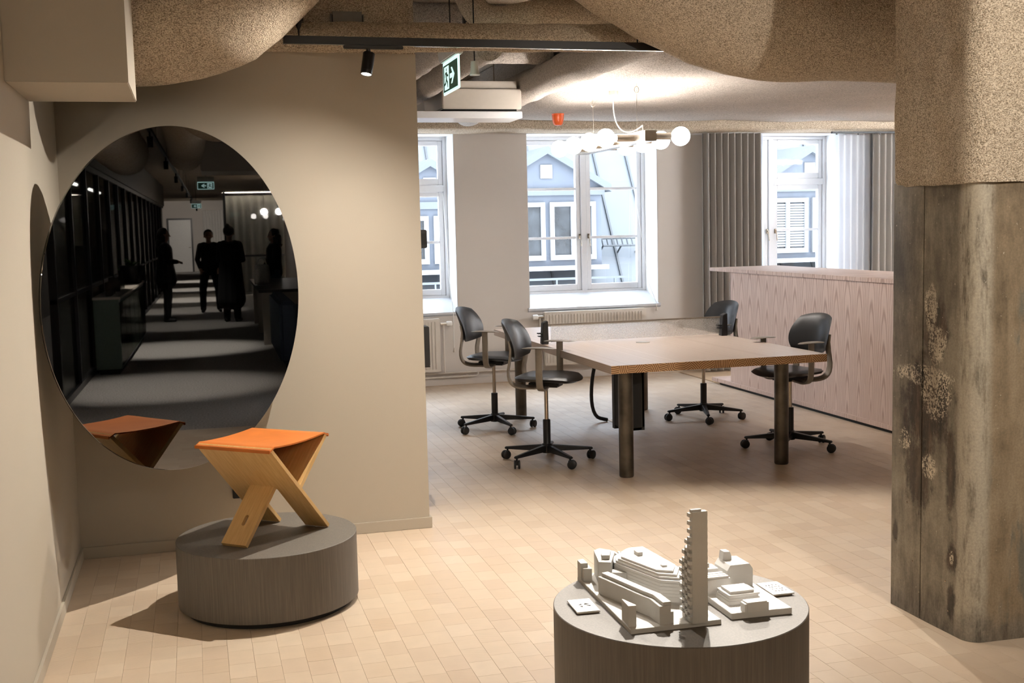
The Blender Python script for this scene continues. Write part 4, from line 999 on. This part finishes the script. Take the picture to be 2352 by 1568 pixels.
def valve(x, z, label):
    v = thing('radiator_valve', label, 'valve', (x, 11.345, z))
    MB().tube([(-0.03, 0, 0), (0.03, 0, 0)], 0.014, 12).build('valve_body', 'nickel', v, smooth=40)
    MB().lathe([(0.022, 0.0), (0.026, 0.01), (0.026, 0.05), (0.022, 0.058)], 18, T(0.03, 0, 0) @ RY(PI/2)).build('thermostat_head', 'white_plastic', v, smooth=40)
    MB().tube([(0, 0, -0.014), (0, 0, -z+0.14)], 0.008, 10).build('riser', 'radiator_white', v, smooth=40)
valve(2.385, 0.63, 'white thermostat valve on the radiator behind the partition'); 
v2 = thing('radiator_valve', 'white thermostat valve on the middle radiator', 'valve', (3.395, 11.345, 0.655))
MB().tube([(-0.02, 0, 0), (0.04, 0, 0)], 0.014, 12).build('valve_body', 'nickel', v2, smooth=40)
MB().lathe([(0.022, 0.0), (0.026, 0.01), (0.026, 0.05), (0.022, 0.058)], 18, T(-0.02, 0, 0) @ RY(-PI/2)).build('thermostat_head', 'white_plastic', v2, smooth=40)
MB().tube([(0, 0, -0.014), (0, 0, -0.5)], 0.008, 10).build('riser', 'radiator_white', v2, smooth=40)
for z, xe, lab in ((0.128, 3.2, 'upper white heating pipe along the skirting'), (0.085, 2.72, 'lower white heating pipe along the skirting')):
    o = MB().tube([(1.2, 11.385, z), (xe, 11.385, z), (xe+0.02, 11.385, z+0.012), (xe+0.02, 11.385, z+0.05)], 0.009, 10).build('heating_pipe', 'radiator_white', None, smooth=60); tag(o, lab, 'pipe')
    for xx in (2.2, 2.62): MB().box(xx, xx+0.02, 11.38, 11.405, z-0.012, z+0.012).build('pipe_clip', 'radiator_white', o)
dk = thing('wall_socket_box', 'black socket strip low on the wall behind the left chairs', 'socket', (2.92, 11.405, 0.265))
MB().box(-0.14, 0.14, -0.03, 0, -0.055, 0.055).build('housing', 'black_plastic', dk, bevel=0.006)
for k in range(3): MB().lathe([(0.028, 0), (0.028, 0.003), (0.02, 0.002)], 16, T(-0.08+0.08*k, -0.03, 0) @ RX(PI/2)).build('socket', 'black_matte', dk)
ac = thing('access_reader', 'small black wall device on the end of the partition', 'wall device', (1.146, 6.03, 1.528))
MB().box(0, 0.038, -0.05, 0.05, -0.048, 0.048).build('casing', 'black_plastic', ac, bevel=0.004)
MB().box(0.004, 0.034, -0.052, -0.05, -0.03, 0.03).build('faceplate', 'black_matte', ac)
ac = thing('wall_display', 'narrow black panel low on the end of the partition', 'wall device', (1.146, 6.03, 0.963))
MB().box(0, 0.036, -0.045, 0.05, -0.105, 0.105).build('casing', 'black_plastic', ac, bevel=0.003)
MB().box(0.0, 0.037, -0.035, 0.04, -0.112, -0.105).build('end_cap', 'black_matte', ac)

# ================================================================== CURTAINS
def curtain(x0, x1, mat, label, name, folds, y=11.20, amp=0.045, z0=0.02, z1=2.50, cat='curtain', thick=0.002):
    n_ = folds*10; vs = []; fs = []; rr = random.Random(int(x0*100))
    ph = [rr.uniform(-0.3, 0.3) for _ in range(folds+2)]
    rows = 8
    for side in (0, 1):
        for r_ in range(rows+1):
            t = r_/rows; z = z1+(z0-z1)*t
            for i in range(n_+1):
                u_ = i/n_; k = u_*folds; kk = int(k); w = k-kk; pz = ph[kk]*(1-w)+ph[kk+1]*w
                yy = y+amp*(0.8+0.3*t)*math.sin(2*PI*k+pz*2*t)+side*thick
                vs.append((x0+(x1-x0)*u_+0.012*pz*t, yy, z))
    W = n_+1; S = (rows+1)*W
    for r_ in range(rows):
        for i in range(n_):
            k = r_*W+i; fs.append((k, k+1, k+W+1, k+W)); fs.append((S+k, S+k+W, S+k+W+1, S+k+1))
    for i in range(n_):
        fs.append((i, S+i, S+i+1, i+1)); k = rows*W+i; fs.append((k, k+1, S+k+1, S+k))
    for r_ in range(rows):
        k = r_*W; fs.append((k, k+W, S+k+W, S+k)); k = r_*W+n_; fs.append((k, S+k, S+k+W, k+W))
    o = MB().add(vs, fs).build(name, mat, None, smooth=80); return tag(o, label, cat)
curtain(5.15, 5.82, 'curtain_grey', 'heavy grey pleated curtain left of the right-hand window', 'curtain', 9)
curtain(5.74, 5.90, 'sheer', 'narrow white sheer gathered beside the left grey curtain', 'sheer_curtain', 3, y=11.31, amp=0.03)
curtain(6.80, 7.28, 'sheer', 'wide white sheer hanging right of the window panes', 'sheer_curtain', 6, y=11.31, amp=0.03)
curtain(7.16, 8.3, 'curtain_grey', 'heavy grey pleated curtain beside the concrete column', 'curtain', 15)
ra = thing('curtain_rail', 'slim black ceiling curtain rail above the right-hand window', 'curtain rail', (0, 11.02, 2.487))
MB().box(6.55, 8.6, -0.02, 0.02, -0.006, 0.014).build('rail', 'black_metal', ra)
for k in range(8): MB().box(6.6+0.26*k, 6.615+0.26*k, -0.006, 0.006, -0.02, -0.006).build('glider', 'black_plastic', ra)

# ================================================================== CORRIDOR TO THE RIGHT (seen in the mirror)
gp = thing('glass_partition', 'black framed glass partition along the corridor, seen in the mirror', 'partition', (0, 4.0, 0))
MB().box(5.8, 30.3, -0.03, 0.03, 2.36, 2.42).build('head_rail', 'black_metal', gp)
MB().box(5.8, 30.3, -0.03, 0.03, 0.0, 0.07).build('bottom_rail', 'black_metal', gp)
MB().box(5.8, 30.3, -0.025, 0.025, 0.98, 1.02).build('mid_rail', 'black_metal', gp)
k = 0; xx = 5.8
while xx < 30.2:
    MB().box(xx, xx+0.06, -0.035, 0.035, 0.07, 2.36).build('post', 'black_metal', gp)
    MB().box(xx+0.06, min(xx+1.53, 30.3), -0.004, 0.004, 0.07, 0.98).build('pane', 'dark_glass', gp)
    MB().box(xx+0.06, min(xx+1.53, 30.3), -0.004, 0.004, 1.02, 2.36).build('pane', 'dark_glass', gp)
    xx += 1.53; k += 1
MB().box(5.8, 30.3, -0.06, 0.06, 2.42, 3.0).build('bulkhead', 'dim_grey', gp)
struct('wall_meeting', MB().box(5.5, 30.4, 2.0, 2.1, 0, 3.0), 'curtain_grey', 'grey curtained wall behind the glass partition')
sb = thing('sideboard', 'long glass-fronted sideboard standing along the glass partition', 'sideboard', (0, 4.06, 0))
MB().box(8.6, 13.4, 0.0, 0.28, 0.06, 0.86).build('carcass', 'cabinet_green', sb)
MB().box(8.58, 13.42, -0.005, 0.30, 0.86, 0.89).build('worktop', 'unit_beige', sb, bevel=0.003)
for k in range(6): MB().box(8.64+0.8*k, 9.36+0.8*k, 0.281, 0.291, 0.10, 0.82).build('door', 'dark_glass', sb)
MB().box(8.65, 13.35, 0.03, 0.25, 0.0, 0.06).build('recessed_plinth', 'black_matte', sb)
for i, (xx, hh) in enumerate(((8.8, 0.16), (9.0, 0.12), (9.3, 0.20), (9.9, 0.14), (10.05, 0.14), (10.8, 0.24))):
    g = MB().lathe([(0.03, 0.0), (0.036, 0.004), (0.040, hh), (0.037, hh), (0.033, 0.008)], 20, T(xx, 4.22, 0.89)).build('drinking_glass', 'dark_glass', None, smooth=40)
    tag(g, ['clear tumbler at the near end of the sideboard', 'short clear tumbler second from the near end', 'tall clear tumbler third from the near end', 'clear tumbler in the middle of the sideboard', 'clear tumbler just beyond the middle one', 'tallest clear vase at the far end of the glasses'][i], 'glass', 'glasses on the sideboard')
pp = thing('potted_fern', 'leafy green fern in a black pot on the sideboard', 'potted plant', (12.4, 4.24, 0.89))
MB().lathe([(0.10, 0), (0.14, 0.02), (0.17, 0.26), (0.15, 0.26), (0.14, 0.22)], 28).build('pot', 'black_plastic', pp, smooth=40)
rr = random.Random(3); lf = MB()
for i in range(46):
    a = rr.uniform(0, 2*PI); e = rr.uniform(0.2, 1.35); ln = rr.uniform(0.12, 0.22)
    pts = [Vector((0, 0, 0.22))]
    for j in range(1, 6):
        t = j/5; pts.append(Vector((math.cos(a)*math.cos(e-0.7*t)*ln*t, math.sin(a)*math.cos(e-0.7*t)*ln*t, 0.22+math.sin(e-0.5*t)*ln*t)))
    for j in range(5):
        p, q = pts[j], pts[j+1]; w = Vector((-math.sin(a), math.cos(a), 0))*0.035*(1.1-j/5)
        lf.add([p-w, p+w, q+w*0.8, q-w*0.8], [(0, 1, 2, 3)])
lf.build('foliage', 'leaf', pp)['kind'] = 'stuff'
lt_ = thing('long_table', 'long white-topped table on slab ends in the corridor reflection', 'table', (0, 0, 0))
MB().box(11.3, 15.5, 6.0, 6.95, 0.74, 0.78).build('tabletop', 'dark_top', lt_, bevel=0.003)
for xx in (11.35, 13.4, 15.4): MB().box(xx, xx+0.05, 6.05, 6.9, 0.0, 0.74).build('slab_leg', 'unit_beige', lt_)
MB().box(11.4, 15.4, 6.44, 6.48, 0.35, 0.70).build('modesty_panel', 'unit_beige', lt_)
sf = thing('lounge_sofa', 'bulky dark upholstered sofa back at the corridor edge', 'sofa', (0, 0, 0))
MB().box(8.3, 10.8, 6.12, 6.32, 0.05, 0.78).build('backrest', 'denim', sf, bevel=0.04, seg=3)
MB().box(8.3, 10.8, 6.32, 6.95, 0.05, 0.42).build('seat', 'denim', sf, bevel=0.04, seg=3)
for xx in (8.3, 10.65): MB().box(xx, xx+0.15, 6.33, 6.95, 0.42, 0.60).build('armrest', 'denim', sf, bevel=0.03)
for xx in (8.4, 10.65):
    for yy in (6.18, 6.88): MB().box(xx, xx+0.05, yy, yy+0.05, 0, 0.05).build('foot', 'black_plastic', sf)
bg_ = thing('tote_bag', 'white net tote bag standing on the long table', 'bag', (12.9, 6.12, 0.78))
MB().pad(lambda a, b, t: (0.08*t, 0.13*a*(1-0.15*(b+1)/2), 0.16+0.16*b), 10, 0.3, 0.5).build('bag_body', 'bag_white', bg_, smooth=60)
for s in (-1, 1): MB().tube([(0.02*s, -0.07, 0.30)]+bez((0.02*s, -0.07, 0.30), (0.02*s, -0.06, 0.45), (0.02*s, 0.06, 0.45), (0.02*s, 0.07, 0.30), 10), 0.008, 6).build('bag_handle', 'bag_white', bg_)
# corridor track with spots
t3 = thing('track_rail', 'long black lighting track along the corridor in the mirror', 'track light', (5.2, 4.85, 2.62))
MB().box(0, 36, -0.018, 0.018, 0, 0.036).build('rail', 'black_metal', t3)
for i in range(12): MB().tube([(0.3+3.0*i, 0, 0.036), (0.3+3.0*i, 0, 0.38)], 0.003, 6).build('wire', 'black_metal', t3)
for i, (xx, w) in enumerate(((7.0, 230), (11.1, 330), (15.4, 90), (19.5, 160), (23.6, 420), (29.0, 420), (35.0, 500), (40.5, 700))):
    MB().tube([(xx-5.2, 0, 0.0), (xx-5.2, 0, -0.06)], 0.010, 8).build('swivel', 'black_metal', t3, smooth=40)
    spot_head(t3, (xx-5.2, 0, -0.07), (xx-5.2+0.2, 0, -2.6))
    spot_lamp((xx, 4.85, 2.45), (xx+0.2, 4.85, 0) if xx < 40 else (45.9, 4.4, 1.2), w, 62, 0.6, 0.03)
pipe('sprayed_duct', 'left one of two fat sprayed ducts over the corridor', [(3.7, 4.44, 2.63), (9.8, 4.42, 2.60)], 0.28, cat='duct', amp=0.01, fr=3.0, seg=32)
pipe('sprayed_duct', 'right one of two fat sprayed ducts over the corridor', [(4.3, 5.25, 2.66), (10.6, 5.12, 2.63)], 0.22, cat='duct', amp=0.01, fr=3.0, seg=32)
o = MB().box(10.9, 12.1, 5.3, 6.9, 2.42, 2.85).build('sheet_duct', 'unit_beige', None, bevel=0.01); tag(o, 'square sheet metal duct box over the corridor', 'duct')
exit_sign((14.2, 5.34, 2.42), 0.0, 'larger lit green exit sign seen in the mirror', 1, 0.66)
exit_sign((26.5, 5.02, 2.38), 0.0, 'smaller distant green exit sign seen in the mirror', 1, 0.64)
# curtained meeting room at the far right of the corridor
gp2 = thing('glass_screen', 'tall glass screen with black posts before the far curtain', 'partition', (25.0, 0, 0))
for yy in (5.72, 7.4, 9.1, 10.8): MB().box(-0.03, 0.03, yy-0.03, yy+0.03, 0, 2.62).build('post', 'black_metal', gp2)
MB().box(-0.03, 0.03, 5.75, 10.77, 0.98, 1.03).build('mid_rail', 'black_metal', gp2)
for y0, y1 in ((5.75, 7.37), (7.43, 9.07), (9.13, 10.77)): MB().box(-0.004, 0.004, y0, y1, 0.02, 2.6).build('pane', 'dark_glass', gp2)
def yz_curtain(x, y0, y1, label):
    o = curtain(y0, y1, 'curtain_light', label, 'curtain', 26, y=0, amp=0.04, z1=2.58)
    o.rotation_euler = (0, 0, PI/2); o.location = (x, 0, 0); return o
plain('curtain_light', (0.62, 0.60, 0.57), 0.9)
yz_curtain(26.6, 5.7, 11.2, 'pale pleated curtain closing the far meeting room')
yz_curtain(45.7, 5.0, 8.0, 'distant pleated curtain at the corridor end')
cv = thing('cove_light', 'warm cove light strip above the far curtain', 'light strip', (26.4, 0, 2.66))
MB().box(-0.05, 0.05, 5.7, 11.2, 0.0, 0.03).build('profile', 'black_metal', cv)
MB().box(-0.03, 0.03, 5.7, 11.2, -0.01, 0.0).build('diffuser', 'cove_glow', cv)
tl_ = thing('linear_lamp', 'bright linear tube lamp hanging beyond the glass screen', 'tube lamp', (0, 0, 2.35))
MB().tube([(20.5, 8.0, 0), (23.5, 8.0, 0)], 0.03, 12).build('tube', 'tube_glow', tl_, smooth=40)
for xx in (20.8, 23.2): MB().tube([(xx, 8.0, 0.03), (xx, 8.0, 0.645)], 0.003, 6).build('wire', 'black_metal', tl_)
for k in range(4):
    g = thing('globe_lamp', ['first small globe lamp of the distant row from the left', 'second small globe lamp of the distant row from the left', 'third small globe lamp of the distant row from the left', 'rightmost small globe lamp of the distant row'][k], 'lamp', (21.5, 6.55+0.33*k, 2.05), 0, 'row of distant globe lamps')
    MB().ball((0, 0, 0), 0.075, 20).build('globe', 'globe_glow', g, smooth=60)
    MB().tube([(0, 0, 0.07), (0, 0, 0.945)], 0.004, 6).build('cord', 'black_metal', g)
dr = bpy.data.objects.new('door_1', None); link(dr); tag(dr, 'pale door in the wall closing the corridor', kind='structure'); dr.location = (45.98, 4.05, 0)
MB().box(-0.02, 0.0, -0.45, 0.45, 0.0, 2.2).build('leaf', 'white_plastic', dr)
MB().box(-0.04, 0.0, -0.52, -0.45, 0.0, 2.27).box(-0.04, 0.0, 0.45, 0.52, 0.0, 2.27).box(-0.04, 0.0, -0.45, 0.45, 2.2, 2.27).build('frame', 'black_metal', dr)
MB().box(-0.06, -0.02, 0.33, 0.42, 1.02, 1.05).build('handle', 'steel', dr)

for (xa, ya, lab) in ((6.6, 8.3, 'added tube lamp brightening the far room, nearest the column'), (9.6, 8.3, 'added tube lamp brightening the far room, past the counter'), (12.6, 8.3, 'added tube lamp brightening the far room, before the far curtain')):  # out-of-view tube lamps, added to brighten the far room
    q = thing('linear_lamp', lab, 'tube lamp', (0, 0, 2.42), 0, 'added far-room fill lamps')
    MB().tube([(xa, ya, 0), (xa+2.0, ya, 0)], 0.03, 12).build('tube', 'tube_glow', q, smooth=40)
    for xx in (xa+0.2, xa+1.8): MB().tube([(xx, ya, 0.03), (xx, ya, 0.12 if xa < 7 else 0.49)], 0.003, 6).build('wire', 'black_metal', q)
t4 = thing('track_rail', 'black lighting track overhead behind the viewer', 'track light', (-0.2, 1.3, 2.80))
MB().box(0, 3.4, -0.018, 0.018, 0, 0.036).build('rail', 'black_metal', t4)
for xx in (0.3, 1.7, 3.1): MB().tube([(xx, 0, 0.036), (xx, 0, 0.20)], 0.003, 6).build('wire', 'black_metal', t4)
for (x_, tg, w_) in ((2.55, (2.95, 3.7, 1.6), 140),):
    loc = Vector((x_+0.2, 0, -0.08)); d = spot_head(t4, loc, Vector(tg)-Vector((-0.2, 1.3, 2.80)))
    MB().tube([loc, loc+Vector((0, 0, 0.08))], 0.010, 8).build('swivel', 'black_metal', t4, smooth=40)
    spot_lamp(tuple(loc+Vector((-0.2, 1.3, 2.80))+d*0.11), tg, w_, 70, 0.6, 0.03)

for xa, wh in ((6.5, 'nearest the mirror'), (11.0, 'second from the mirror'), (15.5, 'third from the mirror'), (20.0, 'farthest from the mirror')):  # lamps added so the wall behind the glass shows in the mirror
    q = thing('linear_lamp', 'added tube lamp lighting the wall behind the glass partition, '+wh, 'tube lamp', (0, 3.0, 2.55), 0, 'added lamps behind the glass')
    MB().tube([(xa, 0, 0), (xa+2.2, 0, 0)], 0.03, 12).build('tube', 'fill_tube_soft', q, smooth=40)
    for xx in (xa+0.3, xa+1.9): MB().tube([(xx, 0, 0.03), (xx, 0, 0.445)], 0.003, 6).build('wire', 'black_metal', q)

for xa, lab in ((-0.3, 'left added fill tube lamp behind the viewer'), (1.5, 'right added fill tube lamp behind the viewer')):  # unseen lamps added as soft fill on faces towards the camera
    q = thing('linear_lamp', lab, 'tube lamp', (0, -1.3, 2.72), 0, 'added fill lamps behind viewer')
    MB().tube([(xa, 0, 0), (xa+1.5, 0, 0)], 0.03, 12).build('tube', 'fill_tube_warm', q, smooth=40)
    for xx in (xa+0.2, xa+1.3): MB().tube([(xx, 0, 0.03), (xx, 0, 0.275)], 0.003, 6).build('wire', 'black_metal', q)

struct('wall_light_block', MB().box(6.6, 24.0, 7.12, 7.22, 0, 3.0), 'wall_paint_far', 'added pale wall keeping the tube light out of the corridor')  # added to block the far-room tubes from lighting the corridor

# ================================================================== PEOPLE IN THE REFLECTION
def person(label, loc, rz, h, armL, armR, stance=0.10, coat=None, hair='short', lean=0.0, step=0.0, trousers='dark_cloth'):
    s = h/1.75; caps = []
    def cap(a, ra, b, rb, m): caps.append((Vector(a)*s, ra*s, Vector(b)*s, rb*s, m))
    cap((0.0, 0, 1.655), 0.090, (0.012, 0, 1.635), 0.088, 'skin'); cap((0.03, 0, 1.60), 0.066, (0.045, 0, 1.565), 0.048, 'skin')
    cap((0.092, 0, 1.625), 0.012, (0.112, 0, 1.600), 0.013, 'skin')
    for q in (-1, 1): cap((0.0, q*0.088, 1.63), 0.014, (0.0, q*0.090, 1.60), 0.012, 'skin')
    cap((0.0, 0, 1.45), 0.056, (0.005, 0, 1.56), 0.050, 'skin')
    cap((0, -0.09, 1.36), 0.118, (0, 0.09, 1.36), 0.118, 'top'); cap((0, -0.035, 1.34), 0.14, (0.01, -0.04, 1.10), 0.135, 'top'); cap((0, 0.035, 1.34), 0.14, (0.01, 0.04, 1.10), 0.135, 'top'); cap((0.01, -0.04, 1.12), 0.135, (0, -0.04, 0.93), 0.145, 'top'); cap((0.01, 0.04, 1.12), 0.135, (0, 0.04, 0.93), 0.145, 'top')
    cap((0, -0.05, 0.98), 0.125, (0, 0.05, 0.98), 0.125, 'trousers')
    for q, arm in ((1, armL), (-1, armR)):
        sh = (0, q*0.175, 1.415); el, wr = arm
        cap((0, q*0.10, 1.43), 0.07, sh, 0.062, 'top'); cap(sh, 0.068, el, 0.056, 'top'); cap(el, 0.056, wr, 0.040, 'top')
        E_, W_ = Vector(el), Vector(wr); d = (W_-E_).normalized(); side = d.cross(Vector((0, 0, 1)))
        side = side.normalized() if side.length > 0.1 else Vector((1, 0, 0))
        nrm = side.cross(d).normalized(); pc_ = W_+d*0.055
        cap(W_, 0.026, pc_, 0.030, 'skin'); cap(W_+d*0.03+side*0.018, 0.019, W_+d*0.085+side*0.022, 0.016, 'skin'); cap(W_+d*0.03-side*0.018, 0.019, W_+d*0.085-side*0.022, 0.016, 'skin')
        for k, ln in ((-1.5, 0.060), (-0.5, 0.072), (0.5, 0.068), (1.5, 0.052)):
            b0 = W_+d*0.085+side*0.0185*k; b1 = b0+d*ln*0.55-nrm*0.006; b2 = b1+d*ln*0.4-nrm*0.020
            cap(b0, 0.0095, b1, 0.009, 'skin'); cap(b1, 0.009, b2, 0.008, 'skin')
        t0 = W_+d*0.03+side*0.028; t1 = t0+d*0.035+side*0.026; cap(t0, 0.013, t1, 0.011, 'skin'); cap(t1, 0.011, t1+d*0.03+side*0.004, 0.009, 'skin')
    for q in (1, -1):
        fx = q*step; kn = (0.02+fx*0.5, q*stance, 0.51); an = (fx-0.01, q*(stance+0.01), 0.09)
        cap((0, q*0.085, 0.95), 0.105, kn, 0.080, 'trousers'); cap(kn, 0.080, an, 0.064, 'trousers')
        cap((fx-0.045, q*(stance+0.01), 0.042), 0.040, (fx+0.13, q*(stance+0.025), 0.034), 0.033, 'shoe')
    if coat: cap((0, -0.05, 1.02), 0.16, (0, -0.06, coat), 0.20, 'top'); cap((0, 0.05, 1.02), 0.16, (0, 0.06, coat), 0.20, 'top')
    mb = MB()
    for a, ra, b, rb, m in caps:
        d = b-a; L_ = d.length; q = d.to_track_quat('Z', 'Y').to_matrix().to_4x4(); pr = []
        for i in range(6): t = -PI/2+PI/2*i/5; pr.append((max(1e-4, ra*math.cos(t)), ra*math.sin(t)))
        for i in range(6): t = PI/2*i/5; pr.append((max(1e-4, rb*math.cos(t)), L_+rb*math.sin(t)))
        mb.lathe(pr, 14, Matrix.Translation(a) @ q)
    tmp = bpy.data.objects.new('tmp', mb.mesh('tmp', None)); COL.objects.link(tmp)
    md = tmp.modifiers.new('r', 'REMESH'); md.mode = 'VOXEL'; md.voxel_size = 0.0085
    sm_ = tmp.modifiers.new('s', 'SMOOTH'); sm_.iterations = 3; sm_.factor = 0.5
    ev = tmp.evaluated_get(bpy.context.evaluated_depsgraph_get()); me = bpy.data.meshes.new_from_object(ev)
    bpy.data.objects.remove(tmp)
    names = ['skin', 'top', 'trousers', 'shoe']; me.materials.clear()
    for m in ('skin', 'dark_cloth', trousers, 'black_plastic'): me.materials.append(MT[m])
    segs = [(a, ra, b-a, (b-a).length_squared, rb, names.index(m)) for a, ra, b, rb, m in caps]
    for p in me.polygons:
        c = p.center; best = 9; bi = 0
        for a, ra, d, l2, rb, mi in segs:
            t = min(1, max(0, (c-a).dot(d)/l2)); dd = (c-a-d*t).length-(ra+(rb-ra)*t)
            if dd < best: best = dd; bi = mi
        p.material_index = bi; p.use_smooth = True
    o = bpy.data.objects.new('person', me); link(o); o.location = loc; o.rotation_euler = (0, lean, rz); tag(o, label, 'person', 'people standing in the corridor')
    hm = MB(); hm.ball((-0.016*s, 0, 1.668*s), 0.100*s, 20)
    if hair in ('long', 'curly'):
        hm.ball((-0.055*s, 0, 1.60*s), 0.088*s, 18, sz=1.3); hm.ball((-0.075*s, 0, 1.47*s), 0.085*s, 18, sz=1.5)
        for q in (-1, 1): hm.ball((-0.02*s, q*0.078*s, 1.56*s), 0.045*s, 14, sz=2.0)
        if hair == 'curly': hm.lumpy(0.035, 18)
    elif hair == 'bun': hm.ball((-0.07*s, 0, 1.755*s), 0.045*s, 14)
    # cut the face free
    hm.v = [(min(v[0], 0.045*s+0.35*max(0, v[2]-1.70*s)) if v[2] < 1.76*s else v[0], v[1], v[2]) for v in hm.v]
    hm.build('hair', 'hair_dark', o, smooth=60)
    for q in (-1, 1): MB().ball((0.083*s, q*0.032*s, 1.640*s), 0.011*s, 10).build('eye', 'black_plastic', o, smooth=60)
    return o
hang = lambda q: ((-0.02, q*0.225, 1.13), (0.07, q*0.215, 0.90))
pock = lambda q: ((-0.06, q*0.25, 1.13), (0.07, q*0.20, 0.95))
fold = lambda q: ((0.04, q*0.225, 1.14), (0.20, q*0.06, 1.12))
person('person in dark coat with long hair standing in profile by the glass', (16.74, 4.55, 0), PI/2, 1.70, fold(1), fold(-1), 0.085, 0.80, 'long')
person('person in dark clothes facing the mirror with hands in pockets', (18.97, 5.32, 0), PI, 1.66, pock(1), pock(-1), 0.16, None, 'short')
person('person in long black coat seen from behind in the corridor', (16.07, 5.69, 0), 0.35, 1.71, fold(1), fold(-1), 0.09, 0.42, 'bun')
person('person with curly dark hair and jeans behind the long table', (15.95, 6.46, 0), -PI/2-0.2, 1.64, ((0.03, 0.22, 1.14), (0.22, 0.14, 1.0)), ((0.03, -0.22, 1.14), (0.22, -0.14, 1.0)), 0.09, None, 'curly', trousers='denim')
